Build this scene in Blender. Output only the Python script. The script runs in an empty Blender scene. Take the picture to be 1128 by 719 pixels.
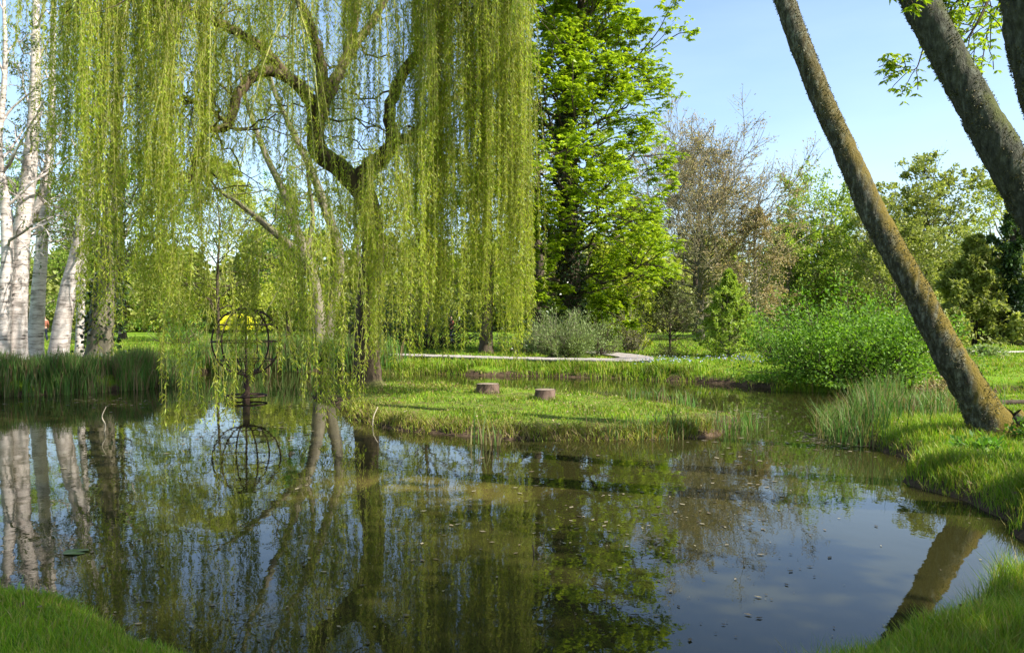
import bpy, math
import numpy as np

# ------------------------------------------------------------------ camera, sky, sun, exposure
F = 846.0            # focal length in photo pixels (1128 wide)
CAMZ = 1.95          # eye height above the pond surface
HZ = 350.0           # horizon row in the photo
scene = bpy.context.scene
COL = scene.collection

cam_d = bpy.data.cameras.new('camera')
cam_d.sensor_width = 36.0
cam_d.lens = 36.0 * F / 1128.0
cam_d.clip_end = 3000
cam = bpy.data.objects.new('camera', cam_d)
COL.objects.link(cam)
cam.location = (0, 0, CAMZ)
cam.rotation_euler = (math.radians(90 - 0.64), 0, 0)
scene.camera = cam

SUN_EL, SUN_AZ = math.radians(44), math.radians(113)      # azimuth clockwise from +Y
sdir = np.array([math.sin(SUN_AZ) * math.cos(SUN_EL), math.cos(SUN_AZ) * math.cos(SUN_EL), math.sin(SUN_EL)])
world = bpy.data.worlds.new('World')
scene.world = world
world.use_nodes = True
wn, wl = world.node_tree.nodes, world.node_tree.links
wn.clear()
wo = wn.new('ShaderNodeOutputWorld')
bg = wn.new('ShaderNodeBackground')
sky = wn.new('ShaderNodeTexSky')
sky.sky_type = 'NISHITA'
sky.sun_disc = False
sky.sun_elevation = SUN_EL
sky.sun_rotation = SUN_AZ
sky.air_density = 1.0
sky.dust_density = 1.3
sky.ozone_density = 2.0
bg.inputs['Strength'].default_value = 0.13
# thin cirrus veil
wtc = wn.new('ShaderNodeTexCoord')
wmp = wn.new('ShaderNodeMapping')
wmp.inputs['Scale'].default_value = (1.2, 2.4, 6.0)
wmp.inputs['Rotation'].default_value = (0.0, 0.5, 0.4)
wns = wn.new('ShaderNodeTexNoise')
wns.inputs['Scale'].default_value = 1.6
wns.inputs['Detail'].default_value = 7
wns.inputs['Roughness'].default_value = 0.55
wrp = wn.new('ShaderNodeMapRange')
wrp.inputs['From Min'].default_value = 0.42
wrp.inputs['From Max'].default_value = 0.85
wrp.inputs['To Max'].default_value = 0.1
wmx = wn.new('ShaderNodeMix')
wmx.data_type = 'RGBA'
wmx.inputs[7].default_value = (6.0, 6.6, 7.4, 1)
wl.new(wtc.outputs['Generated'], wmp.inputs['Vector'])
wl.new(wmp.outputs['Vector'], wns.inputs['Vector'])
wl.new(wns.outputs['Fac'], wrp.inputs['Value'])
wl.new(wrp.outputs['Result'], wmx.inputs[0])
wl.new(sky.outputs['Color'], wmx.inputs[6])
wl.new(wmx.outputs[2], bg.inputs['Color'])
wl.new(bg.outputs['Background'], wo.inputs['Surface'])

sun_d = bpy.data.lights.new('sun', 'SUN')
sun_d.energy = 5.0
sun_d.angle = math.radians(0.53)
sun_d.color = (1.0, 0.95, 0.86)
sun = bpy.data.objects.new('sun', sun_d)
COL.objects.link(sun)
from mathutils import Vector
sun.rotation_euler = Vector((-sdir[0], -sdir[1], -sdir[2])).to_track_quat('-Z', 'Y').to_euler()

vs = scene.view_settings
vs.view_transform = 'Standard'
vs.look = 'None'
vs.exposure = 1.22
vs.gamma = 1.0
vs.use_curve_mapping = False
cy = scene.cycles
cy.max_bounces = 6
cy.diffuse_bounces = 3
cy.glossy_bounces = 3
cy.transmission_bounces = 4
cy.transparent_max_bounces = 4
cy.caustics_reflective = False
cy.caustics_refractive = False
cy.sample_clamp_indirect = 6

# ------------------------------------------------------------------ helpers
rng = np.random.default_rng(7)


def W(px, py, d):
    """the world point seen at photo pixel (px, py) at depth d"""
    return np.array([(px - 564.0) / F * d, d, CAMZ + (HZ - py) / F * d])


def unit(v):
    v = np.asarray(v, float)
    return v / np.maximum(np.linalg.norm(v, axis=-1, keepdims=True), 1e-9)


def vhash(ix, iy, seed):
    n = (ix.astype(np.int64) * 374761393 + iy.astype(np.int64) * 668265263 + seed * 974711) & 0x7fffffff
    n = ((n ^ (n >> 13)) * 1274126177) & 0x7fffffff
    n = n ^ (n >> 16)
    return (n & 0xffff) / 65535.0


def vnoise(x, y, seed=0):
    x = np.asarray(x, float); y = np.asarray(y, float)
    ix, iy = np.floor(x), np.floor(y)
    fx, fy = x - ix, y - iy
    fx = fx * fx * (3 - 2 * fx); fy = fy * fy * (3 - 2 * fy)
    a = vhash(ix, iy, seed); b = vhash(ix + 1, iy, seed)
    c = vhash(ix, iy + 1, seed); d = vhash(ix + 1, iy + 1, seed)
    return (a * (1 - fx) + b * fx) * (1 - fy) + (c * (1 - fx) + d * fx) * fy


def fbm(x, y, seed=0, oct=4):
    s = 0; a = 0.5; n = 0
    for k in range(oct):
        s = s + a * vnoise(x * 2 ** k, y * 2 ** k, seed + k); n += a; a *= .5
    return s / n


class Geo:
    """collects arrays of vertices and faces, builds ONE mesh object"""
    def __init__(self):
        self.v = []; self.f = []; self.n = 0

    def add(self, v, f, mat=0):
        v = np.asarray(v, np.float32).reshape(-1, 3)
        f = np.asarray(f, np.int64)
        self.v.append(v); self.f.append((f + self.n, mat)); self.n += len(v)

    def build(self, name, mats, parent=None, smooth=False, loc=None):
        me = bpy.data.meshes.new(name)
        V = np.concatenate(self.v)
        if parent is not None:
            V = V - np.array(parent.location, np.float32)
        elif loc is not None:
            V = V - np.array(loc, np.float32)
        nl = sum(f.size for f, _ in self.f); nf = sum(len(f) for f, _ in self.f)
        me.vertices.add(len(V)); me.vertices.foreach_set('co', V.astype(np.float32).ravel())
        me.loops.add(nl)
        me.loops.foreach_set('vertex_index', np.concatenate([f.ravel() for f, _ in self.f]).astype(np.int32))
        tot = np.concatenate([np.full(len(f), f.shape[1]) for f, _ in self.f])
        st = np.concatenate([[0], np.cumsum(tot)[:-1]])
        me.polygons.add(nf)
        me.polygons.foreach_set('loop_start', st.astype(np.int32))
        me.polygons.foreach_set('loop_total', tot.astype(np.int32))
        me.polygons.foreach_set('material_index', np.concatenate([np.full(len(f), m) for f, m in self.f]).astype(np.int32))
        me.polygons.foreach_set('use_smooth', np.full(nf, bool(smooth)))
        me.update(calc_edges=True)
        for m in (mats if isinstance(mats, (list, tuple)) else [mats]):
            me.materials.append(m)
        o = bpy.data.objects.new(name, me)
        COL.objects.link(o)
        if parent is not None:
            o.parent = parent
        elif loc is not None:
            o.location = loc
        return o


def tag(o, label=None, cat=None, group=None, kind=None):
    if label: o['label'] = label
    if cat: o['category'] = cat
    if group: o['group'] = group
    if kind: o['kind'] = kind
    return o


def empty(name, loc, label, cat, group=None):
    o = bpy.data.objects.new(name, None)
    o.empty_display_size = .2
    COL.objects.link(o)
    o.location = tuple(float(c) for c in loc)
    return tag(o, label, cat, group)


def spline(pts, n):
    P = np.asarray(pts, float)
    m = len(P)
    E = np.vstack([2 * P[0] - P[1], P, 2 * P[-1] - P[-2]])
    t = np.linspace(0, m - 1, n)
    i = np.minimum(t.astype(int), m - 2); u = (t - i)[:, None]
    a, b, c, d = E[i], E[i + 1], E[i + 2], E[i + 3]
    return .5 * (2 * b + (c - a) * u + (2 * a - 5 * b + 4 * c - d) * u ** 2 + (3 * b - a - 3 * c + d) * u ** 3)


def tube(g, pts, rad, sides=8, mat=0, bump=0.0, seed=0, cap=True, bscale=3.0):
    P = np.asarray(pts, float); n = len(P)
    R = np.interp(np.linspace(0, 1, n), np.linspace(0, 1, len(rad)), rad) if len(rad) != n else np.asarray(rad, float)
    T = unit(np.gradient(P, axis=0))
    u = np.cross(T[0], [0.0, 0, 1]);
    if np.linalg.norm(u) < .05: u = np.cross(T[0], [0, 1.0, 0])
    u = u / np.linalg.norm(u)
    U = np.zeros_like(P)
    for k in range(n):
        u = u - T[k] * np.dot(u, T[k]); u = u / np.linalg.norm(u); U[k] = u
    Vv = np.cross(T, U)
    a = np.arange(sides) * 2 * math.pi / sides
    rr = R[:, None] * np.ones((1, sides))
    if bump:
        s = np.concatenate([[0], np.cumsum(np.linalg.norm(np.diff(P, axis=0), axis=1))])
        ca = np.cos(a)[None, :] * 2.1 + 40; sa = np.sin(a)[None, :] * 2.1 + s[:, None] * bscale + 60
        nz = fbm(ca + np.sin(a)[None, :] * .7, sa, seed, 4) - .5
        rr = rr * (1 + bump * nz * 2)
    ring = P[:, None, :] + rr[..., None] * (np.cos(a)[None, :, None] * U[:, None, :] + np.sin(a)[None, :, None] * Vv[:, None, :])
    i = np.arange(n - 1)[:, None]; j = np.arange(sides)[None, :]; jn = (j + 1) % sides
    q = np.stack([i * sides + j, i * sides + jn, (i + 1) * sides + jn, (i + 1) * sides + j], -1).reshape(-1, 4)
    g.add(ring.reshape(-1, 3), q, mat)
    if cap:
        base = g.n
        g.add(np.vstack([ring[-1], P[-1][None]]), np.array([[k, (k + 1) % sides, sides] for k in range(sides)]), mat)


def tubes(g, P, R, sides=4, mat=0):
    """many thin branches at once: P (B,n,3), R (B,n)"""
    B, n, _ = P.shape
    if not B: return
    D = unit(P[:, -1] - P[:, 0])
    ref = np.where(np.abs(D[:, 2:3]) > .9, np.array([[1.0, 0, 0]]), np.array([[0, 0, 1.0]]))
    U = unit(np.cross(D, ref)); V = np.cross(D, U)
    a = np.arange(sides) * 2 * math.pi / sides
    ring = P[:, :, None, :] + R[:, :, None, None] * (np.cos(a)[None, None, :, None] * U[:, None, None, :] + np.sin(a)[None, None, :, None] * V[:, None, None, :])
    b = np.arange(B)[:, None, None] * n * sides; i = np.arange(n - 1)[None, :, None] * sides; j = np.arange(sides)[None, None, :]; jn = (j + 1) % sides
    q = np.stack([b + i + j, b + i + jn, b + i + sides + jn, b + i + sides + j], -1).reshape(-1, 4)
    g.add(ring.reshape(-1, 3), q, mat)


def along(P, s):
    """P (B,n,3), s (B,k) in 0..1 -> points (B,k,3), tangents (B,k,3)"""
    B, n, _ = P.shape
    t = np.clip(s, 0, 1) * (n - 1)
    i = np.minimum(t.astype(int), n - 2); u = (t - i)[..., None]
    bi = np.arange(B)[:, None]
    a, c = P[bi, i], P[bi, i + 1]
    return a * (1 - u) + c * u, unit(c - a)


def branches(start, dirs, length, n=5, lift=0.0, wander=.08, r=rng):
    """curved branches: lift >0 bends up, <0 droops"""
    B = len(start)
    s = np.linspace(0, 1, n)[None, :, None]
    L = np.asarray(length)[:, None, None]
    P = start[:, None, :] + dirs[:, None, :] * L * s
    lf = np.asarray(lift)
    P[..., 2] += (lf if lf.ndim == 0 else lf[:, None]) * L[..., 0] * s[..., 0] ** 2
    nz = np.cumsum(r.normal(0, 1, (B, n, 3)), axis=1) * wander * L / n
    nz -= nz[:, :1]
    return P + nz


def children(P, L, k, smin, spread, ratio, lift, r, taper=.6, wander=.12):
    B = len(P)
    s = r.uniform(smin, 1, (B, k)); s[:, 0] = 1.0
    p, t = along(P, s)
    rv = unit(r.normal(0, 1, (B, k, 3)))
    perp = unit(rv - t * (rv * t).sum(-1, keepdims=True))
    an = np.clip(r.normal(spread, spread * .3, (B, k, 1)), .1, 2.2)
    an[:, 0] *= .3
    d = t * np.cos(an) + perp * np.sin(an)
    l = ratio * L[:, None] * (1 - taper * s) * r.uniform(.65, 1.2, (B, k)) * 1.4
    return branches(p.reshape(-1, 3), d.reshape(-1, 3), l.ravel(), 5, lift, wander, r), l.ravel()


def leaves(g, p, axis, L, Wd, r, up=1.0, mat=0, fold=.0):
    """one rhombic leaf blade per row, base at p along axis"""
    N = len(p)
    axis = unit(axis)
    nrm = unit(r.normal(0, 1, (N, 3)) + np.array([0, 0, up]))
    b = unit(np.cross(axis, nrm))
    L = np.broadcast_to(L, N)[:, None]; Wd = np.broadcast_to(Wd, N)[:, None]
    nn = np.cross(b, axis)
    v = np.stack([p, p + axis * L * .45 + b * Wd * .5 + nn * fold * L, p + axis * L, p + axis * L * .45 - b * Wd * .5 + nn * fold * L], 1)
    g.add(v.reshape(-1, 3), np.arange(4 * N).reshape(N, 4), mat)


# ------------------------------------------------------------------ materials
def base_mat(name):
    m = bpy.data.materials.new(name); m.use_nodes = True
    nt = m.node_tree; nt.nodes.clear()
    return m, nt, nt.nodes.new('ShaderNodeOutputMaterial')


def ramp(nt, fac, stops):
    r = nt.nodes.new('ShaderNodeValToRGB')
    el = r.color_ramp.elements
    while len(el) < len(stops): el.new(.5)
    for e, (p, c) in zip(el, stops):
        e.position = p; e.color = (*c, 1)
    nt.links.new(fac, r.inputs['Fac'])
    return r.outputs['Color']


def noise(nt, scale, detail=4, rough=.55, coord='Object', stretch=None):
    tc = nt.nodes.new('ShaderNodeTexCoord')
    n = nt.nodes.new('ShaderNodeTexNoise')
    n.inputs['Scale'].default_value = scale; n.inputs['Detail'].default_value = detail; n.inputs['Roughness'].default_value = rough
    src = tc.outputs[coord]
    if stretch:
        mp = nt.nodes.new('ShaderNodeMapping'); mp.inputs['Scale'].default_value = stretch
        nt.links.new(src, mp.inputs['Vector']); src = mp.outputs['Vector']
    nt.links.new(src, n.inputs['Vector'])
    return n.outputs['Fac']


def mixc(nt, fac, a, b, mode='MIX'):
    m = nt.nodes.new('ShaderNodeMix'); m.data_type = 'RGBA'; m.blend_type = mode
    for sock, v in ((m.inputs[0], fac), (m.inputs[6], a), (m.inputs[7], b)):
        if isinstance(v, (int, float)): sock.default_value = v
        elif isinstance(v, tuple): sock.default_value = (*v, 1)
        else: nt.links.new(v, sock)
    return m.outputs[2]


def leaf_mat(name, cols, trans=.4, rough=.5, clump=.6, tint=1.25, stretch=None, amp=.25):
    """per leaf colour variation plus clump variation; part of the light passes through the blade"""
    m, nt, out = base_mat(name)
    geo = nt.nodes.new('ShaderNodeNewGeometry')
    k = len(cols)
    c = ramp(nt, geo.outputs['Random Per Island'], [((i + .5) / k, col) for i, col in enumerate(cols)])
    nz = noise(nt, clump, 3, stretch=stretch)
    v = nt.nodes.new('ShaderNodeMapRange')
    v.inputs['From Min'].default_value = .3; v.inputs['From Max'].default_value = .7
    v.inputs['To Min'].default_value = 1 - amp; v.inputs['To Max'].default_value = 1 + amp * .9
    nt.links.new(nz, v.inputs['Value'])
    hs = nt.nodes.new('ShaderNodeHueSaturation')
    nt.links.new(v.outputs['Result'], hs.inputs['Value']); nt.links.new(c, hs.inputs['Color'])
    c = hs.outputs['Color']
    p = nt.nodes.new('ShaderNodeBsdfPrincipled')
    p.inputs['Roughness'].default_value = rough
    p.inputs['Specular IOR Level'].default_value = .35
    nt.links.new(c, p.inputs['Base Color'])
    t = nt.nodes.new('ShaderNodeBsdfTranslucent')
    tc = mixc(nt, 1.0, c, (tint, tint * 1.02, tint * .6), 'MULTIPLY')
    nt.links.new(tc, t.inputs['Color'])
    mx = nt.nodes.new('ShaderNodeMixShader'); mx.inputs['Fac'].default_value = trans
    nt.links.new(p.outputs['BSDF'], mx.inputs[1]); nt.links.new(t.outputs['BSDF'], mx.inputs[2])
    nt.links.new(mx.outputs['Shader'], out.inputs['Surface'])
    return m


def bark_mat(name, stops, scale=6, stretch=(1, 1, .25), bump=.6, moss=None, moss_amt=.5, rough=.9, dist=.03, moss_top=0):
    m, nt, out = base_mat(name)
    nz = noise(nt, scale, 6, .65, stretch=stretch)
    c = ramp(nt, nz, stops)
    if moss:
        geo = nt.nodes.new('ShaderNodeNewGeometry')
        sx = nt.nodes.new('ShaderNodeSeparateXYZ'); nt.links.new(geo.outputs['Normal'], sx.inputs['Vector'])
        n2 = noise(nt, 2.2, 5, .6)
        ad = nt.nodes.new('ShaderNodeMath'); ad.operation = 'ADD'
        nt.links.new(sx.outputs['Z'], ad.inputs[0]); nt.links.new(n2, ad.inputs[1])
        mr = nt.nodes.new('ShaderNodeMapRange')
        mr.inputs['From Min'].default_value = 1.05 - moss_amt; mr.inputs['From Max'].default_value = 1.35 - moss_amt
        nt.links.new(ad.outputs['Value'], mr.inputs['Value'])
        fac = mr.outputs['Result']
        if moss_top:
            tc = nt.nodes.new('ShaderNodeTexCoord'); sz = nt.nodes.new('ShaderNodeSeparateXYZ'); nt.links.new(tc.outputs['Object'], sz.inputs['Vector'])
            mt = nt.nodes.new('ShaderNodeMapRange'); mt.inputs['From Min'].default_value = moss_top; mt.inputs['From Max'].default_value = moss_top * .45
            mt.inputs['To Min'].default_value = .12; nt.links.new(sz.outputs['Z'], mt.inputs['Value'])
            mm = nt.nodes.new('ShaderNodeMath'); mm.operation = 'MULTIPLY'
            nt.links.new(fac, mm.inputs[0]); nt.links.new(mt.outputs['Result'], mm.inputs[1]); fac = mm.outputs['Value']
        c = mixc(nt, fac, c, moss)
    p = nt.nodes.new('ShaderNodeBsdfPrincipled'); p.inputs['Roughness'].default_value = rough
    p.inputs['Specular IOR Level'].default_value = .2
    nt.links.new(c, p.inputs['Base Color'])
    b = nt.nodes.new('ShaderNodeBump'); b.inputs['Strength'].default_value = bump; b.inputs['Distance'].default_value = dist
    nt.links.new(noise(nt, scale * 2.2, 6, .7, stretch=stretch), b.inputs['Height'])
    nt.links.new(b.outputs['Normal'], p.inputs['Normal'])
    nt.links.new(p.outputs['BSDF'], out.inputs['Surface'])
    return m


def plain_mat(name, a, b, scale=5, rough=.7, bump=.3, metal=0, stretch=None):
    m, nt, out = base_mat(name)
    c = ramp(nt, noise(nt, scale, 5, .6, stretch=stretch), [(.3, a), (.7, b)])
    p = nt.nodes.new('ShaderNodeBsdfPrincipled')
    p.inputs['Roughness'].default_value = rough; p.inputs['Metallic'].default_value = metal
    nt.links.new(c, p.inputs['Base Color'])
    bp = nt.nodes.new('ShaderNodeBump'); bp.inputs['Strength'].default_value = bump; bp.inputs['Distance'].default_value = .01
    nt.links.new(noise(nt, scale * 4, 5, .6, stretch=stretch), bp.inputs['Height'])
    nt.links.new(bp.outputs['Normal'], p.inputs['Normal'])
    nt.links.new(p.outputs['BSDF'], out.inputs['Surface'])
    return m


M_bark_dark = bark_mat('dark_bark', [(.3, (.025, .018, .012)), (.7, (.10, .075, .05))])
M_bark_willow = bark_mat('willow_bark', [(.3, (.03, .022, .014)), (.7, (.14, .10, .06))], moss=(.10, .10, .03), moss_amt=.25)
M_bark_pale = bark_mat('pale_bark', [(.3, (.09, .075, .05)), (.7, (.24, .21, .15))], moss=(.12, .13, .04), moss_amt=.2)
M_bark_moss = bark_mat('mossy_bark', [(.3, (.022, .02, .014)), (.5, (.08, .076, .052)), (.66, (.22, .23, .18)), (.8, (.30, .31, .26))], scale=20, stretch=(1, 1, .35),
                       bump=1.0, moss=(.17, .125, .022), moss_amt=.55, dist=.05, moss_top=7.0)
M_bark_lichen = bark_mat('lichen_bark', [(.3, (.03, .03, .022)), (.52, (.085, .085, .06)), (.74, (.20, .21, .165))], scale=20, stretch=(1, 1, .35),
                         bump=1.0, moss=(.09, .10, .03), moss_amt=.3, dist=.05)


def birch_mat():
    m, nt, out = base_mat('birch_bark')
    streak = noise(nt, 2.2, 6, .75, stretch=(1, 1, 6.0))
    c = ramp(nt, streak, [(.36, (.05, .04, .035)), (.45, (.40, .34, .30)), (.6, (.62, .55, .50)), (.8, (.72, .68, .63))])
    blot = noise(nt, 1.4, 4, .6)
    c = mixc(nt, ramp(nt, blot, [(.52, (0, 0, 0)), (.66, (.75, .75, .75))]), c, (.13, .10, .075))
    p = nt.nodes.new('ShaderNodeBsdfPrincipled'); p.inputs['Roughness'].default_value = .7
    nt.links.new(c, p.inputs['Base Color'])
    b = nt.nodes.new('ShaderNodeBump'); b.inputs['Strength'].default_value = .5; b.inputs['Distance'].default_value = .03
    nt.links.new(streak, b.inputs['Height']); nt.links.new(b.outputs['Normal'], p.inputs['Normal'])
    nt.links.new(p.outputs['BSDF'], out.inputs['Surface'])
    return m


M_birch = birch_mat()
L_willow = leaf_mat('willow_leaves', [(.21, .29, .016), (.28, .36, .024), (.36, .42, .045), (.33, .32, .035), (.19, .21, .02)], .55, .5, 2.2, 1.4, (1, 1, .12), .42)
L_willow_stem = plain_mat('willow_shoots', (.19, .19, .035), (.26, .25, .05), 8, .7)
L_chest = leaf_mat('chestnut_leaves', [(.16, .25, .008), (.23, .33, .010), (.33, .41, .018)], .48, .4, .5)
L_birch = leaf_mat('birch_leaves', [(.06, .11, .015), (.10, .15, .02), (.13, .17, .03)], .45, .5, .7)
L_ivy = leaf_mat('ivy_leaves', [(.015, .03, .008), (.025, .05, .012), (.04, .07, .016)], .15, .3, 1)
L_lime = leaf_mat('lime_green_leaves', [(.19, .29, .03), (.27, .37, .045), (.34, .42, .07)], .45, .5, .3)
L_olive = leaf_mat('olive_leaves', [(.19, .23, .04), (.26, .30, .06), (.32, .34, .09)], .4, .5, .3)
L_yellow = leaf_mat('yellow_green_leaves', [(.26, .32, .022), (.34, .39, .03), (.40, .42, .06)], .45, .5, .3)
L_brown = leaf_mat('copper_buds', [(.30, .22, .11), (.38, .28, .15), (.38, .34, .15)], .35, .6, .3)
L_green = leaf_mat('fresh_green_leaves', [(.07, .18, .014), (.10, .23, .018), (.15, .28, .03)], .42, .45, .8)
L_hazel = leaf_mat('hazel_leaves', [(.08, .18, .010), (.12, .24, .014), (.18, .31, .028)], .45, .6, 1)
L_yew = leaf_mat('yew_needles', [(.07, .095, .02), (.11, .13, .03), (.16, .17, .05)], .2, .6, .8)
L_pine = leaf_mat('pine_needles', [(.03, .045, .02), (.045, .06, .03)], .15, .6, .5)
L_grey = leaf_mat('grey_green_leaves', [(.14, .20, .055), (.19, .25, .075), (.24, .30, .11)], .35, .6, .9)
L_dark = leaf_mat('dark_evergreen_leaves', [(.035, .07, .018), (.055, .10, .025), (.075, .125, .035)], .2, .35, .5)
L_grass = leaf_mat('grass_blades', [(.10, .20, .010), (.15, .27, .010), (.19, .31, .012), (.23, .33, .016), (.28, .31, .03), (.30, .26, .08)], .4, .55, 1.1, amp=.4)
L_moss = leaf_mat('moss_and_dry_grass', [(.15, .21, .015), (.22, .25, .02), (.26, .23, .045), (.19, .14, .06)], .3, .6, 1.2)
L_reed = leaf_mat('reed_blades', [(.06, .14, .022), (.09, .20, .03), (.13, .24, .045), (.10, .18, .03), (.24, .22, .09), (.20, .14, .07)], .35, .65, .8)

# ------------------------------------------------------------------ terrain
pond = np.array([(0, 3.75), (1.0, 3.8), (2.0, 4.2), (2.8, 4.8), (3.9, 5.6), (4.55, 6.4), (4.75, 7.3), (4.7, 8.1), (4.95, 9.4), (5.35, 10.8),
                 (5.6, 12.3), (5.9, 13.8), (7.4, 15.6), (9.8, 17.0), (12.5, 18.3), (13.2, 20.0), (10.8, 20.4), (8.4, 20.6), (6.9, 21.6), (5.7, 23.4), (4.0, 24.5),
                 (1.1, 25.6), (-2.0, 26.4), (-4.7, 27.3), (-7.9, 28.2), (-10.2, 28.2), (-11.4, 26.4), (-10.4, 23.0), (-10.2, 21.4), (-11.2, 20.0),
                 (-13.0, 19.0), (-14.5, 17.0), (-12.5, 13.0), (-9.0, 9.5), (-5.8, 7.0), (-4.2, 5.7), (-3.2, 5.2), (-2.5, 4.75), (-1.7, 4.2), (-.8, 3.75)])
isle = np.array([(-3.6, 16.6), (-2.7, 14.3), (-1.5, 13.1), (0, 12.4), (1.2, 12.2), (2.5, 12.4), (3.5, 13.0), (4.2, 14.1), (3.9, 15.4), (3.1, 17.0), (1.5, 18.8),
                 (-.6, 20.2), (-2.4, 21.2), (-4.2, 21.6), (-5.0, 20.4), (-4.6, 18.4)])


def densify(poly, step, amp, seed):
    P = np.vstack([poly, poly[:1]])
    S = spline(P, 6 * len(poly))[:-1]
    n = fbm(S[:, 0] * .9 + 50, S[:, 1] * .9 + 50, seed, 4) - .5
    m = fbm(S[:, 0] * .9 + 90, S[:, 1] * .9 + 20, seed + 9, 4) - .5
    return S + np.stack([n, m], 1) * amp


pond = densify(pond, .5, .9, 3)
isle = densify(isle, .5, .8, 5)


def sdist(poly, x, y):
    """signed distance, positive inside"""
    x = np.asarray(x, float).ravel(); y = np.asarray(y, float).ravel()
    best = np.full(len(x), 1e18); ins = np.zeros(len(x), bool)
    A = poly; B = np.roll(poly, -1, 0)
    for (ax, ay), (bx, by) in zip(A, B):
        dx, dy = bx - ax, by - ay
        t = np.clip(((x - ax) * dx + (y - ay) * dy) / (dx * dx + dy * dy + 1e-12), 0, 1)
        best = np.minimum(best, (x - ax - t * dx) ** 2 + (y - ay - t * dy) ** 2)
        c = (ay > y) != (by > y)
        with np.errstate(divide='ignore', invalid='ignore'):
            xi = ax + (y - ay) * dx / (dy if dy != 0 else 1e-12)
        ins ^= c & (x < xi)
    d = np.sqrt(best)
    return np.where(ins, d, -d)


def land(x, y):
    """distance from the water's edge, positive on land"""
    return np.maximum(-sdist(pond, x, y), sdist(isle, x, y))


def height(x, y, ld=None):
    x = np.asarray(x, float).ravel(); y = np.asarray(y, float).ravel()
    d = land(x, y) if ld is None else ld
    onisle = sdist(isle, x, y) > -.6
    top = np.where(onisle, .17, .30)
    dry = top * (1 - np.exp(-np.maximum(d, 0) / .22)) + .05 * np.clip(d, 0, 3) / 3 * (~onisle)
    dry = dry + np.clip(d, 0, 1) * (.10 * (fbm(x * .8 + 31, y * .8 + 11, 2) - .5) + .05 * (fbm(x * 3, y * 3, 8, 3) - .5))
    wet = -np.minimum(.9, .55 * np.maximum(-d, 0)) - .01
    far = np.clip((np.hypot(x, y) - 60) / 200, 0, 1) * 2.0
    return np.where(d > 0, dry + .012 + far, wet)


def gz(x, y):
    return float(height(np.array([x]), np.array([y]))[0])


def axis(lo, a, b, hi, step):
    core = np.arange(a, b, step)
    up = []; v = b; s = step
    while v < hi: up.append(v); s *= 1.16; v += s
    up.append(hi)
    dn = []; v = a; s = step
    while v > lo: s *= 1.16; v -= s; dn.append(max(v, lo))
    return np.concatenate([dn[::-1], core, up])


gx = axis(-420, -15, 15, 420, .14); gy = axis(-40, 3, 30, 600, .14)
GX, GY = np.meshgrid(gx, gy)
hz = height(GX, GY)
g = Geo()
nx_, ny_ = len(gx), len(gy)
i = np.arange(ny_ - 1)[:, None]; j = np.arange(nx_ - 1)[None, :]
g.add(np.stack([GX.ravel(), GY.ravel(), hz], 1), np.stack([i * nx_ + j, i * nx_ + j + 1, (i + 1) * nx_ + j + 1, (i + 1) * nx_ + j], -1).reshape(-1, 4))


def ground_mat():
    m, nt, out = base_mat('grassy_ground')
    n1 = noise(nt, .35, 5, .6); n2 = noise(nt, 9, 6, .7)
    gr = ramp(nt, n2, [(.3, (.06, .12, .008)), (.5, (.11, .20, .012)), (.7, (.16, .24, .02))])
    gr = mixc(nt, ramp(nt, n1, [(.4, (0, 0, 0)), (.65, (.6, .6, .6))]), gr, (.16, .22, .02))
    tc = nt.nodes.new('ShaderNodeTexCoord'); sx = nt.nodes.new('ShaderNodeSeparateXYZ')
    nt.links.new(tc.outputs['Object'], sx.inputs['Vector'])
    ad = nt.nodes.new('ShaderNodeMath'); ad.operation = 'MULTIPLY_ADD'
    ad.inputs[1].default_value = .22; nt.links.new(noise(nt, 3, 5), ad.inputs[0]); nt.links.new(sx.outputs['Z'], ad.inputs[2])
    mr = nt.nodes.new('ShaderNodeMapRange'); mr.inputs['From Min'].default_value = .22; mr.inputs['From Max'].default_value = .34
    nt.links.new(ad.outputs['Value'], mr.inputs['Value'])
    dirt = ramp(nt, n2, [(.3, (.03, .02, .012)), (.7, (.11, .075, .045))])
    c = mixc(nt, mr.outputs['Result'], dirt, gr)
    p = nt.nodes.new('ShaderNodeBsdfPrincipled'); p.inputs['Roughness'].default_value = .95; p.inputs['Specular IOR Level'].default_value = .1
    nt.links.new(c, p.inputs['Base Color'])
    b = nt.nodes.new('ShaderNodeBump'); b.inputs['Strength'].default_value = .8; b.inputs['Distance'].default_value = .05
    nt.links.new(n2, b.inputs['Height']); nt.links.new(b.outputs['Normal'], p.inputs['Normal'])
    nt.links.new(p.outputs['BSDF'], out.inputs['Surface'])
    return m


tag(g.build('ground', ground_mat(), smooth=True), kind='structure')


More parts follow.
